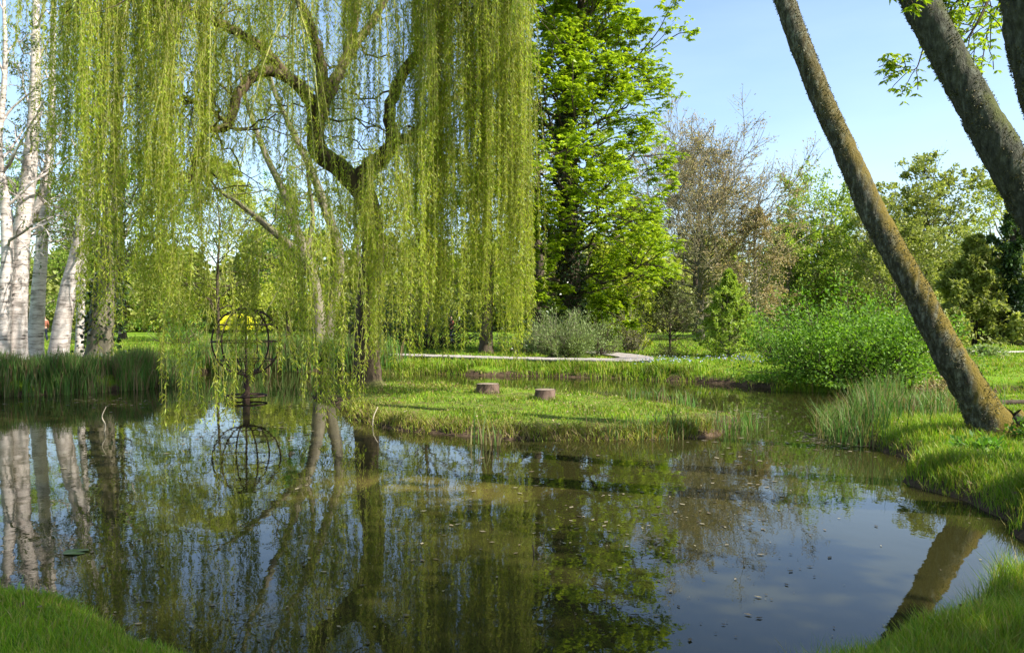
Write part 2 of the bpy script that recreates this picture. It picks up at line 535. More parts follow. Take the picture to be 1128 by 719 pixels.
def water_mat():
    m, nt, out = base_mat('murky_pond_water')
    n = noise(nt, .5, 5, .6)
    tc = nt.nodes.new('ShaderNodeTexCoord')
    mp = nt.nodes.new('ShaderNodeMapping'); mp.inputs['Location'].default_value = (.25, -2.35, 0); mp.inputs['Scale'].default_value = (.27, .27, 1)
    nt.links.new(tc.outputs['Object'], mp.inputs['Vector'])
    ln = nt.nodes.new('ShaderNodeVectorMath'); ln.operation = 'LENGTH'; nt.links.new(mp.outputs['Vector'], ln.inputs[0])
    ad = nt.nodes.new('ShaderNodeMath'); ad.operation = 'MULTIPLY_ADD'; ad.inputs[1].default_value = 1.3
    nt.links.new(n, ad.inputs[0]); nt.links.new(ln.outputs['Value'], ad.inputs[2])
    c = ramp(nt, ad.outputs['Value'], [(.0, (.105, .083, .024)), (.62, (.092, .072, .020)), (1.05 - .05, (.021, .020, .006))])  # murk colour; the sunlit patch before the island is painted in as lighter brown
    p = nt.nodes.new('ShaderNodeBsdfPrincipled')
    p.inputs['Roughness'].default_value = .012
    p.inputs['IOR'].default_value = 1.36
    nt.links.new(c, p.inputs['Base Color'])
    b1 = nt.nodes.new('ShaderNodeBump'); b1.inputs['Strength'].default_value = .045; b1.inputs['Distance'].default_value = .02
    nt.links.new(noise(nt, 5, 3, .5, stretch=(1, .7, 1)), b1.inputs['Height'])
    b2 = nt.nodes.new('ShaderNodeBump'); b2.inputs['Strength'].default_value = .05; b2.inputs['Distance'].default_value = .06
    nt.links.new(noise(nt, .9, 2, .5), b2.inputs['Height'])
    nt.links.new(b1.outputs['Normal'], b2.inputs['Normal'])
    nt.links.new(b2.outputs['Normal'], p.inputs['Normal'])
    nt.links.new(p.outputs['BSDF'], out.inputs['Surface'])
    return m


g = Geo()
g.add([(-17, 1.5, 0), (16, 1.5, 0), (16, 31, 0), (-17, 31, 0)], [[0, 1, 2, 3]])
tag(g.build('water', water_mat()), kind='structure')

# gravel path far right
g = Geo()
xs = np.linspace(14, 60, 60); yc = 35.0 + .02 * (xs - 14) ** 1.3
pa = np.stack([xs, yc - .7, height(xs, yc - .7) + .03], 1); pb = np.stack([xs, yc + .9, height(xs, yc + .9) + .03], 1)
g.add(np.vstack([pa, pb]), [[k, k + 1, k + 61, k + 60] for k in range(59)])
tag(g.build('path', plain_mat('pale_gravel', (.30, .27, .21), (.42, .39, .32), 12, .95)), kind='structure')

# ------------------------------------------------------------------ trees
def make_tree(name, label, cat, base, H, r0, R, bark, leaf, t0=.25, n1=26, ang=(1.25, .45), shape=None, k2=6, k3=4, ratio=(.5, .5),
              lift=(.15, .05, .0), nl=12, leaf_size=(.16, .09), spread=.35, seed=1, trunk=None, up=1.2, group=None, leafdir=None,
              twigr=.012, lean=(0, 0), ivy=0, sides=10, palmate=False, crownshift=(0, 0)):
    r = np.random.default_rng(seed)
    bx, by = base
    bz = gz(bx, by) - .06
    root = empty(name, (bx, by, bz), label, cat, group)
    if trunk is None:
        hh = np.linspace(0, 1, 7)
        pts = np.stack([bx + lean[0] * hh ** 1.4 * H + r.normal(0, .012 * H, 7) * hh, by + lean[1] * hh ** 1.4 * H + r.normal(0, .012 * H, 7) * hh, bz + hh * H], 1)
    else:
        pts = np.asarray(trunk, float)
    TP = spline(pts, 40)
    rad = r0 * np.interp(np.linspace(0, 1, 40), [0, .03, .08, .5, .85, 1], [1.5, 1.15, 1, .68, .3, .06])
    gt = Geo(); tube(gt, TP, rad, sides, bump=.10, seed=seed, bscale=1.5)
    shape = shape or (lambda t: np.sin(np.clip(t, 0, 1) * math.pi * .8 + .45))
    q = np.linspace(0, 1, n1) + r.uniform(-.4, .4, n1) / n1
    q = np.clip(q, 0, 1)
    s = t0 + (1 - t0) * q
    p, t = along(TP[None], s[None]); p, t = p[0], t[0]
    az = np.arange(n1) * 2.399 + r.uniform(-.5, .5, n1)
    el = ang[0] + (ang[1] - ang[0]) * q + r.normal(0, .12, n1)
    d = np.stack([np.cos(az) * np.sin(el) + crownshift[0], np.sin(az) * np.sin(el) + crownshift[1], np.cos(el)], 1)
    L1 = R * shape(q) * r.uniform(.75, 1.2, n1)
    P1 = branches(p, unit(d), L1, 7, lift[0], .35, r)
    rb = np.interp(s, np.linspace(0, 1, 40), rad)
    R1 = np.minimum(rb * .5, .016 * L1 + .012)[:, None] * np.linspace(1, .25, 7)[None]
    tubes(gt, P1, R1, 6)
    P2, L2 = children(P1, L1, k2, .2, .8, ratio[0], lift[1], r)
    R2 = np.repeat(R1[:, 3], k2)[:, None] * np.linspace(.6, .22, 5)[None]
    R2 = np.maximum(R2, twigr)
    tubes(gt, P2, R2, 4)
    if k3:
        P3, L3 = children(P2, L2, k3, .25, .7, ratio[1], lift[2], r)
        tubes(gt, P3, np.full((len(P3), 5), twigr * .8) * np.linspace(1, .5, 5), 3)
    else:
        P3, L3 = P2, L2
    gt.build('trunk', bark, root, smooth=True)
    if leaf is not None and nl:
        gl = Geo()
        ss = r.uniform(.1, 1.05, (len(P3), nl))
        lp, lt = along(P3, ss)
        lp = lp.reshape(-1, 3) + r.normal(0, spread, (len(P3) * nl, 3)) * np.array([1, 1, .7]) * np.minimum(1, np.repeat(L3, nl) / .8)[:, None]
        ax = unit(lt.reshape(-1, 3) * .5 + r.normal(0, .7, lp.shape) + (np.array(leafdir) if leafdir is not None else np.array([0, 0, -.15])))
        N = len(lp)
        if palmate:
            kf = 5
            az = r.uniform(0, 6.28, N)
            for f in range(kf):
                a = az + (f - 2) * 1.05
                dd = np.stack([np.cos(a), np.sin(a), -r.uniform(.25, .75, N)], 1)
                leaves(gl, lp, dd, r.uniform(.7, 1.15, N) * leaf_size[0], r.uniform(.8, 1.1, N) * leaf_size[1], r, 2.5)
        else:
            leaves(gl, lp, ax, r.uniform(.6, 1.25, N) * leaf_size[0], r.uniform(.7, 1.2, N) * leaf_size[1], r, up)
        gl.build('crown', leaf, root)
    if ivy:
        gi = Geo()
        N = ivy
        s = r.uniform(0, .72, N) ** .9
        p, t = along(TP[None], s[None]); p = p[0]
        a = r.uniform(0, 6.28, N)
        rr = np.interp(s, np.linspace(0, 1, 40), rad) + np.abs(r.normal(0, .16, N)) * (.6 + .9 * fbm(s * 40, a * .8, seed))
        o = np.stack([np.cos(a), np.sin(a), np.zeros(N)], 1)
        leaves(gi, p + o * rr[:, None], o * .6 + r.normal(0, .5, (N, 3)) + np.array([0, 0, -.6]), r.uniform(.08, .2, N), r.uniform(.07, .15, N), r, .2)
        gi.build('ivy', L_ivy, root)
    return root


def make_shrub(name, label, cat, base, H, R, leaf, bark, n1=40, k2=5, nl=10, leaf_size=(.1, .05), spread=.14, seed=1, erect=.7, lift=.0, up=1.0, group=None, leafdir=None, k3=0):
    """many stems fanning from the ground"""
    r = np.random.default_rng(seed)
    bx, by = base; bz = gz(bx, by) - .04
    root = empty(name, (bx, by, bz), label, cat, group)
    az = r.uniform(0, 6.28, n1); rr = np.sqrt(r.uniform(0, 1, n1))
    tilt = rr * (1.45 - erect * .9)
    d = np.stack([np.cos(az) * np.sin(tilt), np.sin(az) * np.sin(tilt), np.cos(tilt)], 1)
    ell = 1 / np.sqrt((np.sin(tilt) / R) ** 2 + (np.cos(tilt) / H) ** 2)
    st = np.stack([bx + np.cos(az) * rr * R * .25, by + np.sin(az) * rr * R * .25, np.full(n1, bz)], 1)
    L1 = ell * r.uniform(.62, 1.12, n1)
    P1 = branches(st, d, L1, 6, lift, .3, r)
    gs = Geo()
    tubes(gs, P1, np.full((n1, 6), .02) * np.linspace(1, .3, 6) * min(1.5, H / 2), 4)
    P2, L2 = children(P1, L1, k2, .12, .7, .34, lift, r, .5)
    tubes(gs, P2, np.full((len(P2), 5), .007) * np.linspace(1, .5, 5), 3)
    if k3:
        P2, L2 = children(P2, L2, k3, .2, .7, .5, lift, r, .5)
    gs.build('stems', bark, root)
    gl = Geo()
    ss = r.uniform(.05, 1.05, (len(P2), nl)); lp, lt = along(P2, ss)
    lp = lp.reshape(-1, 3) + r.normal(0, spread, (len(P2) * nl, 3))
    lp[:, 2] = np.maximum(lp[:, 2], bz + .06)
    N = len(lp)
    ax = lt.reshape(-1, 3) * .8 + r.normal(0, .6, (N, 3)) + (np.array(leafdir) if leafdir is not None else 0)
    leaves(gl, lp, ax, r.uniform(.4, 1.4, N) * leaf_size[0], r.uniform(.5, 1.3, N) * leaf_size[1], r, up)
    gl.build('foliage', leaf, root)
    return root


def at(px, d):
    return ((px - 564.0) / F * d, d)


def hgt(py, d):
    return CAMZ + (HZ - py) / F * d


# ---- the great weeping willow on the island
def willow():
    r = np.random.default_rng(11)
    d0 = 20.0
    bx, by = -3.75, 20.0
    bz = gz(bx, by) - .05
    root = empty('weeping_willow', (bx, by, bz), 'large old weeping willow on the grassy island, its long yellow green curtains reaching the water', 'tree')
    tp = [(bx, by, bz), W(404, 400, 20), W(405, 330, 20.1), W(411, 270, 20), W(404, 220, 19.8), W(378, 188, 19.6), W(352, 168, 19.4), W(348, 140, 19.3)]
    T = spline(tp, 50)
    gt = Geo(); tube(gt, T, np.interp(np.linspace(0, 1, 50), [0, .05, .2, .6, 1], [.56, .38, .31, .27, .20]), 18, bump=.18, seed=3, bscale=2)
    gt.build('trunk', M_bark_willow, root, smooth=True)

    def limb(pts, ra, rb, n=36):
        gg = Geo(); P = spline(pts, n)
        P[2:-1] += r.normal(0, .02, (n - 3, 3))
        tube(gg, P, np.linspace(ra, rb, n), 10, bump=.15, seed=int(r.integers(99)), bscale=2)
        gg.build('limb', M_bark_willow, root, smooth=True)
        return P
    limbs = [
        limb([W(348, 142, 19.3), W(344, 112, 19.0), W(316, 84, 18.6), W(286, 80, 18.2), W(262, 108, 17.8), W(252, 138, 17.5), W(226, 147, 17), W(216, 175, 16.8), W(209, 200, 16.6)], .19, .045),
        limb([W(404, 222, 19.8), W(402, 190, 19.6), W(420, 175, 19.4), W(433, 157, 19.2), W(430, 115, 19), W(452, 72, 18.8), W(490, 28, 18.6), W(520, -40, 18.4)], .24, .09),
        limb([W(432, 158, 19.2), W(455, 155, 19), W(478, 163, 18.6), W(492, 190, 18.3)], .11, .035),
        limb([W(432, 158, 19.2), W(457, 146, 19.4), W(488, 120, 20), W(520, 90, 20.8), W(545, 40, 21.5)], .1, .04),
        limb([W(348, 145, 19.3), W(356, 120, 19.6), W(368, 92, 20), W(378, 74, 20.5), W(392, 20, 21), W(410, -60, 21)], .2, .08),
        limb([W(356, 122, 19.6), W(352, 60, 19.4), W(330, 0, 19), W(290, -60, 18.5), W(230, -90, 17.5)], .16, .06),
        limb([W(318, 85, 18.6), W(270, 40, 18), W(210, 15, 17.2), W(150, -10, 16.6), W(95, -5, 16)], .13, .05),
        limb([W(252, 138, 17.5), W(232, 122, 17.2), W(208, 112, 16.8), W(180, 118, 16.4)], .06, .02),
        limb([W(378, 74, 20.5), W(420, 10, 22), W(470, -70, 23.5), W(540, -80, 24)], .12, .05),
        limb([W(490, 28, 18.6), W(540, -30, 18.2), W(575, -75, 17.8), W(590, -70, 17.4)], .08, .02),
        limb([W(520, -40, 18.4), W(500, -95, 17.4), W(470, -100, 16.6), W(440, -70, 15.8), W(420, -20, 15.2)], .08, .02),
        limb([W(210, 15, 17.2), W(190, -50, 16.4), W(150, -80, 15.6), W(110, -80, 14.9)], .07, .02),
        limb([W(230, -90, 17.5), W(180, -110, 17.5), W(120, -100, 17.3), W(70, -70, 17)], .06, .02),
        limb([W(290, -60, 18.5), W(270, -100, 16.5), W(240, -80, 14.5), W(230, -10, 13.2)], .08, .02),
        limb([W(410, -60, 21), W(380, -110, 22.5), W(320, -110, 23.5), W(240, -90, 24)], .09, .03),
        limb([W(392, 20, 21), W(350, -60, 21.5), W(280, -100, 21.5), W(200, -90, 21)], .08, .03),
        limb([W(330, 0, 19), W(330, -40, 17.5), W(320, -50, 15.5), W(330, 10, 14.2)], .09, .03),
    ]
    hubs = np.concatenate(limbs)
    hubs = hubs[hubs[:, 2] > 5.0]
    # hanging curtains: centre px, depth, top row, bottom row, radius (m), shoots
    C = []
    for px, d, b in ((462, 17.0, 385), (478, 17.4, 400), (494, 18.2, 372), (508, 17.0, 385), (522, 18.0, 405), (536, 17.2, 392), (547, 18.2, 405), (556, 17.2, 400), (563, 18.0, 398), (568, 17.4, 405)):
        C.append((px, d, -70, b, .20, 34))
    for px, d, t, b, n in ((380, 15.6, 260, 415, 26), (398, 16.5, 215, 405, 26), (415, 15.4, 195, 420, 34), (432, 15.2, 165, 432, 36), (446, 15.8, 130, 428, 36), (455, 16.4, 40, 412, 26),
                           (425, 17, -40, 330, 22), (440, 18, -50, 260, 26), (410, 18.5, -40, 190, 14), (470, 19.5, -40, 330, 18)):
        C.append((px, d, t, b, .27, n))
    for px, d, t, b, n in ((231, 12.6, 180, 474, 9), (237, 12.9, 345, 470, 12), (356, 12.9, 300, 468, 9), (363, 13.1, 230, 470, 13), (334, 14.2, 200, 430, 22), (316, 14.8, 250, 438, 22), (322, 15.4, 262, 430, 20),
                           (190, 14.0, 60, 428, 12), (212, 14.4, 40, 340, 12), (276, 17, 30, 250, 6)):
        C.append((px, d, t, b, .20, n))
    for px, d, b, n in ((70, 15, 300, 3), (84, 16, 280, 8), (102, 15.2, 360, 24), (116, 16.4, 350, 32), (132, 15, 350, 34), (148, 16, 385, 34), (162, 15.2, 390, 32), (178, 16.5, 370, 32), (196, 15.4, 372, 28),
                        (212, 16, 320, 22), (230, 15.4, 320, 14), (246, 16.4, 290, 10)):
        C.append((px, d, -70, b, .30, n))
    for px in range(100, 560, 20):
        dd = r.uniform(15, 21)
        C.append((px, dd, -90, r.uniform(40, 130), .5, 16))
        C.append((px + 8, r.uniform(14.5, 22), r.uniform(-80, -10), r.uniform(60, 260), .45, 6))
    for px in range(225, 400, 16):
        C.append((px, r.uniform(16, 22), r.uniform(20, 110), r.uniform(150, 330), .35, 6))
    for px in range(205, 470, 8):
        C.append((px, r.uniform(15, 23), r.uniform(-70, 90), r.uniform(140, 330), .5, 6))
    for px in range(90, 550, 24):          # far side of the crown
        C.append((px, r.uniform(21.5, 25.5), r.uniform(-60, 0), r.uniform(200, 360), .6, 9))
    gl = Geo(); gb = Geo()
    SP = []; SL = []
    for px, d, t, b, rad, n in C:
        n = int(n * (1.5 if abs(px - 522) < 65 else 1.45 if px < 225 else 1.0))
        top = W(px, t, d); bot = W(px, b, d)
        # the bough that carries this curtain
        order = np.argsort(np.linalg.norm((hubs - top) * np.array([1, 1, .5]), axis=1))
        h = hubs[order[int(r.integers(0, 14))]]
        mid = (h + top) / 2 + np.array([0, 0, .25 + .12 * np.linalg.norm(top - h)])
        bp = spline([h, mid, top], 8)
        tubes(gb, bp[None], np.linspace(.016, .005, 8)[None], 5, 1)
        m = 14
        # shoots hang in tassels of uneven length, with gaps between them
        nt = max(2, n // 9)
        tc = np.stack([r.normal(0, rad * 1.25, nt), r.normal(0, rad * 2.4, nt), r.normal(0, .15, nt)], 1)
        short = .12 if (d < 13.6 or px > 455) else .35
        tl = np.where(r.uniform(0, 1, nt) < short, r.uniform(.5, .85, nt), r.uniform(.86, 1.03, nt))
        ti = r.integers(0, nt, n); sg = r.uniform(.05, .13, nt)[ti]
        st = top + tc[ti] + np.stack([r.normal(0, 1, n) * sg, r.normal(0, 1, n) * sg, -np.abs(r.normal(0, .25, n)) + .12], 1)
        L = (st[:, 2] - bot[2]) * tl[ti] * np.where(r.uniform(0, 1, n) < .45, r.uniform(.45, .9, n), r.uniform(.86, 1.0, n))
        L = np.maximum(L, .25)
        if d < 13.6: L = (st[:, 2] - bot[2]) * r.uniform(.86, 1.0, n)
        tsw = r.normal(0, .09, (nt, 2))[ti]
        s = np.linspace(0, 1, m)[None, :]
        out = unit(np.stack([st[:, 0] - bx, st[:, 1] - by, np.zeros(n)], 1))
        P = np.repeat(st[:, None, :], m, 1)
        P[..., 2] -= L[:, None] * s
        sw = tsw + r.normal(0, .06, (n, 2)); ph = r.uniform(0, 6.28, (n, 2)); fq = r.uniform(2, 8, (n, 1))
        P[..., 0] += out[:, :1] * .18 * (1 - np.exp(-s * 5)) + sw[:, :1] * s * np.minimum(L, 3)[:, None] * .6 + .07 * np.sin(s * fq + ph[:, :1])
        P[..., 1] += out[:, 1:2] * .18 * (1 - np.exp(-s * 5)) + sw[:, 1:] * s * np.minimum(L, 3)[:, None] * .6 + .07 * np.sin(s * fq + ph[:, 1:])
        P[..., 2] = np.maximum(P[..., 2], .05 + r.uniform(0, .3, (n, 1)))
        SP.append(P); SL.append(L)
        SP.append(spline(bp, 14)[None]); SL.append(np.array([np.linalg.norm(top - h) * 1.3]))
    # bare crooked twigs off the limbs
    nb = 110; q = hubs[r.integers(0, len(hubs), nb)]; Lb = r.uniform(.6, 2.4, nb)
    B1 = branches(q, unit(np.stack([r.normal(0, 1, nb), r.normal(0, 1, nb), r.uniform(-.5, .8, nb)], 1)), Lb, 9, -.15, .5, r)
    tubes(gb, B1, (.012 + .012 * Lb)[:, None] * np.linspace(1, .3, 9)[None], 5)
    B2, LB2 = children(B1, Lb, 5, .2, .8, .5, -.2, r, .5, .4); tubes(gb, B2, np.full((len(B2), 5), .009) * np.linspace(1, .5, 5), 4)
    # short leafy shoots straight off the limbs
    n = 520; m = 14
    q = hubs[r.integers(0, len(hubs), n)] + r.normal(0, .1, (n, 3)); L = r.uniform(.25, 1.5, n)
    s = np.linspace(0, 1, m)[None, :]; o2 = unit(r.normal(0, 1, (n, 3)) * [1, 1, .2])
    P = q[:, None, :] + o2[:, None, :] * (.3 * (1 - np.exp(-s * 3)))[..., None]
    P[..., 2] += .12 * np.sin(s * 3.1) - L[:, None] * s
    SP.append(P); SL.append(L)
    SP = np.concatenate(SP); SL = np.concatenate(SL)
    tubes(gb, SP, np.full(SP.shape[:2], .0032) * np.linspace(1.2, .6, SP.shape[1])[None], 3, 1)
    cnt = np.maximum((SL * 34).astype(int), 8)
    idx = np.repeat(np.arange(len(SL)), cnt)
    s = r.uniform(0, 1, len(idx)) ** .85
    SPi = SP[idx]
    lp, lt = along(SPi, s[:, None]); lp, lt = lp[:, 0], lt[:, 0]
    N = len(lp)
    side = r.normal(0, 1, (N, 3)); side[:, 2] *= .3
    ax = lt * .75 + unit(side) * .6
    leaves(gl, lp + r.normal(0, .014, (N, 3)), ax, r.uniform(.06, .115, N), r.uniform(.014, .024, N), r, .3)
    gb.build('boughs', [M_bark_willow, L_willow_stem], root)
    gl.build('crown', L_willow, root)
    print('willow leaves', N)


willow()


# ---- second, multi-stemmed willow behind
def willow_two():
    r = np.random.default_rng(12)
    bx, by = at(353, 30); bz = gz(bx, by) - .05
    root = empty('leaning_willow', (bx, by, bz), 'pale barked forked willow leaning left on the far bank behind the big weeping willow', 'tree')
    gt = Geo()
    stems = [([(bx, by, bz), W(352, 360, 30), W(347, 317, 30), W(336, 286, 30), W(305, 258, 29.6), W(266, 226, 29.2), W(235, 205, 29)], .33, .05),
             ([W(343, 300, 30), W(330, 262, 30), W(314, 215, 30.2), W(293, 170, 30.4), W(272, 112, 30.6), W(262, 60, 30.8)], .22, .05),
             ([W(360, 372, 30.4), W(374, 285, 30.4), W(358, 228, 30.6), W(343, 187, 30.8), W(322, 143, 31), W(300, 92, 31.2), W(292, 40, 31.4)], .24, .06),
             ([W(336, 286, 30), W(345, 240, 30), W(340, 190, 29.6), W(352, 140, 29.2)], .12, .03)]
    ends = []
    for pts, a, b in stems:
        P = spline(pts, 30); tube(gt, P, np.linspace(a, b, 30), 9, bump=.12, seed=4); ends.append(P)
    gt.build('trunk', M_bark_pale, root, smooth=True)
    gb = Geo(); gl = Geo()
    E = np.stack(ends)
    s = r.uniform(.35, 1, (4, 16)); p, t = along(E, s); p = p.reshape(-1, 3); n = len(p)
    d = unit(np.stack([r.normal(0, 1, n), r.normal(0, 1, n), r.uniform(-.1, 1.2, n)], 1))
    L = r.uniform(1.2, 3.2, n)
    P1 = branches(p, d, L, 7, -.1, .3, r); tubes(gb, P1, np.linspace(.03, .01, 7)[None] * np.ones((n, 1)), 4)
    P2, L2 = children(P1, L, 7, .2, .8, .5, -.7, r); tubes(gb, P2, np.full((len(P2), 5), .007), 3)
    s = r.uniform(0, 1, (len(P2), 16)); lp, lt = along(P2, s); lp = lp.reshape(-1, 3); N = len(lp)
    leaves(gl, lp + r.normal(0, .05, (N, 3)), lt.reshape(-1, 3) + r.normal(0, .5, (N, 3)) + np.array([0, 0, -.8]), r.uniform(.07, .14, N), r.uniform(.02, .035, N), r, .3)
    gb.build('boughs', M_bark_pale, root); gl.build('crown', L_willow, root)


willow_two()

# ---- horse chestnut with ivy trunk
d = 36.0
bx, by = at(629, d)
tr = [(bx, by, gz(bx, by) - .05), W(629, 320, d), W(627, 240, d), W(622, 160, d), W(630, 80, d), W(640, 0, d), W(648, -80, d)]
make_tree('horse_chestnut', 'tall horse chestnut in bright fresh leaf with dark ivy covering its trunk', 'tree', (bx, by), 18, .5, 4.1, M_bark_dark, L_chest,
          t0=.06, n1=100, ang=(1.5, .5), shape=lambda t: .55 + .55 * np.sin(np.clip(t * 1.05 + .12, 0, 1) * math.pi), k2=7, k3=4, ratio=(.52, .5), lift=(.1, -.05, -.15), nl=9,
          leaf_size=(.23, .10), spread=.28, seed=21, trunk=tr, palmate=True, ivy=9000, crownshift=(.12, 0))

# ---- birches on the left bank
def birch(label, pts, r0, rtop, seed, n1=16, R=2.4, t0=.35, nl=7, mat=M_birch, name='birch', leaf=L_birch, H=0, group='birches on the left bank'):
    base = pts[0][:2]
    return make_tree(name, label, 'tree', base, 10, r0, R, mat, leaf, t0=t0, n1=n1, ang=(1.0, .5), shape=lambda t: 1.0 - .5 * t, k2=6, k3=4, ratio=(.45, .5), lift=(.05, -.25, -.7), nl=nl,
                     leaf_size=(.075, .05), spread=.08, seed=seed, trunk=[(*base, gz(*base) - .05)] + [tuple(p) for p in pts[1:]], group=group, twigr=.007, up=.5)


def bp(px, d): return np.array([*at(px, d), 0])


birch('thick white birch leftmost on the reedy bank with an upright stem', [bp(16, 23.2), W(18, 330, 23.2), W(23, 270, 23.2), W(32, 200, 23.3), (W(40, 110, 23.4)), W(42, 0, 23.5), W(46, -160, 23.6)], .32, .1, 31)
birch('slim birch stem at the left edge of the view leaning out of it', [bp(2, 22.6), W(5, 330, 22.6), W(9, 280, 22.6), W(6, 220, 22.6), W(0, 160, 22.5), W(8, 60, 22.4), W(2, -120, 22.2)], .2, .1, 32)
birch('thin dark birch stem crossing the white birches diagonally to the right', [bp(8, 24.2), W(9, 320, 24.2), W(18, 275, 24.2), W(34, 245, 24.2), W(46, 215, 24.3), W(58, 150, 24.4), W(62, 30, 24.6), W(66, -100, 24.8)], .17, .1, 33)
birch('white birch standing farther back just left of the walker', [bp(38, 27.5), W(42, 330, 27.5), W(46, 280, 27.5), W(51, 215, 27.5), W(58, 140, 27.6), W(60, 40, 27.8), W(66, -120, 28)], .26, .1, 34)
birch('grey white birch leaning right out of the reeds under the willow', [bp(62, 24.0), W(70, 350, 24.0), W(78, 310, 24.0), W(88, 268, 24.1), W(95, 225, 24.2), W(112, 160, 24.4), W(132, 70, 24.6), W(150, -60, 25)], .28, .1, 35)
birch('thin pinkish birch stem between the leaning birch and the ivy trunk', [bp(87, 29), W(89, 340, 29), W(92, 300, 29), W(95, 250, 29), W(96, 160, 29), W(102, 40, 29)], .15, .06, 36, n1=10)
make_tree('ivy_clad_tree', 'brown trunk clad in creeper beside the reeds right of the birches', 'tree', at(109, 26), 11, .42, 3.0, M_bark_pale, L_olive, t0=.4, n1=16, k2=5, k3=4, nl=9,
          leaf_size=(.11, .06), spread=.2, seed=37, trunk=[(*at(109, 26), .3), W(112, 350, 26), W(118, 300, 26), W(122, 240, 26), W(128, 150, 26), W(130, 20, 26)], ivy=1100)

# ---- leaning mossy trees on the right bank
def leaning(label, pts, rad, seed, mat, crown_n=16, R=3.2):
    r = np.random.default_rng(seed)
    b = pts[0]; bz = gz(b[0], b[1])
    root = empty('leaning_tree', (b[0], b[1], bz - .1), label, 'tree', 'mossy leaning trees on the right bank')
    P = spline([(b[0], b[1], bz - .15)] + [tuple(p) for p in pts[1:]], 320)
    gt = Geo()
    rr = np.interp(np.linspace(0, 1, 320), np.linspace(0, 1, len(rad)), rad)
    rr *= 1 + .035 * np.sin(np.linspace(0, 26, 320) + seed) * r.uniform(.5, 1)
    s = np.linspace(0, 1, 320) * np.linalg.norm(P[-1] - P[0])
    rr *= 1 + .55 * np.exp(-s / .42)
    tube(gt, P, rr, 96, bump=.13, seed=seed, bscale=8)
    for a in (-.5, 1.2, 2.9):      # surface roots
        dd = np.array([math.cos(a), math.sin(a)]); ln = r.uniform(.5, .95)
        q = [np.array([*(np.array(b[:2]) + dd * .10), bz + .26]), np.array([*(np.array(b[:2]) + dd * .34), bz + .05]),
             np.array([*(np.array(b[:2]) + dd * (.36 + ln)), gz(*(np.array(b[:2]) + dd * (.36 + ln))) - .08])]
        tube(gt, spline(q, 16), np.linspace(.16, .04, 16), 12, bump=.1, seed=seed + 3)
    o = gt.build('trunk', mat, root, smooth=True)
    # lichen and moss tufts standing proud of the bark give the broken outline
    gm = Geo(); N = 22000
    k = r.uniform(.01, .95, N); idx = (k * 319).astype(int); a = r.uniform(0, 6.28, N)
    T = unit(np.gradient(P, axis=0))[idx]; U = unit(np.cross(T, [0, 0, 1.0])); V = np.cross(T, U)
    o_ = np.cos(a)[:, None] * U + np.sin(a)[:, None] * V
    patch = fbm(k * 30, a * 1.2 + 5, seed, 3)
    keep = patch > .44
    p0 = (P[idx] + o_ * (rr[idx] * 1.0)[:, None])[keep]; o2 = o_[keep]; n = len(p0)
    leaves(gm, p0, o2 * .5 + r.normal(0, .6, (n, 3)), r.uniform(.012, .034, n), r.uniform(.008, .02, n), r, .3)
    gm.build('moss', L_mosstuft, root)
    # crown above the picture
    top = P[int(.84 * 320):]
    nb = crown_n
    sp = r.uniform(0, 1, (1, nb)); p, t = along(top[None], sp); p = p[0]
    d = unit(np.stack([r.normal(0, 1, nb), r.normal(0, 1, nb), r.uniform(.5, 1.3, nb)], 1)); L = R * r.uniform(.6, 1.1, nb)
    P1 = branches(p, d, L, 7, -.05, .3, r)
    gb = Geo(); tubes(gb, P1, np.linspace(.08, .02, 7)[None] * np.ones((nb, 1)), 6)
    P2, L2 = children(P1, L, 7, .25, .8, .45, -.1, r); tubes(gb, P2, np.full((len(P2), 5), .014) * np.linspace(1, .5, 5), 4)
    gb.build('limbs', mat, root, smooth=True)
    gl = Geo()
    s = r.uniform(.2, 1, (len(P2), 7)); lp, _ = along(P2, s); lp = lp.reshape(-1, 3) + r.normal(0, .1, (len(P2) * 7, 3)); N = len(lp)
    az = r.uniform(0, 6.28, N)
    for f in range(5):
        aa = az + (f - 2) * 1.05
        leaves(gl, lp, np.stack([np.cos(aa), np.sin(aa), -r.uniform(.2, .8, N)], 1), r.uniform(.1, .17, N), r.uniform(.045, .07, N), r, 2.5)
    gl.build('crown', L_chest, root)
    return root, P


L_mosstuft = leaf_mat('moss_tufts', [(.05, .05, .02), (.09, .09, .035), (.15, .11, .03), (.16, .17, .12)], .1, .8, 2)
leaning('slender mossy trunk leaning left over the pond with its foot on the lawn',
        [np.array([6.88, 10.75, 0]), W(1070, 430, 10.9), W(1040, 380, 11.0), W(1003, 310, 11.2), W(964, 240, 11.5), W(930, 165, 11.8), W(900, 100, 12.1), W(862, 0, 12.5), W(835, -90, 12.9), W(800, -260, 13.5), W(790, -420, 14)],
        [.29, .225, .203, .19, .18, .17, .16, .15, .142, .12, .05], 41, M_bark_moss)
leaning('thick dark lichen covered trunk leaning left across the top corner in the photo',
        [np.array([6.6, 8.2, 0]), W(1222, 430, 8.3), W(1180, 330, 8.4), W(1140, 235, 8.5), W(1100, 165, 8.6), W(1058, 90, 8.8), W(1012, 5, 9), W(985, -60, 9.2), W(950, -200, 9.6), W(930, -420, 10.2), W(930, -560, 10.6)],
        [.28, .23, .212, .204, .198, .19, .183, .175, .16, .13, .06], 42, M_bark_lichen)
r3, _ = leaning('ivy flecked trunk in the very top right corner, most of it outside the photo',
        [np.array([6.9, 6.9, 0]), W(1290, 430, 7.2), W(1240, 330, 7.2), W(1195, 220, 7.2), W(1160, 120, 7.2), W(1138, 40, 7.2), W(1122, -40, 7.2), W(1100, -180, 7.3), W(1090, -420, 7.5)],
        [.36, .30, .27, .25, .24, .23, .22, .18, .08], 43, M_bark_lichen)


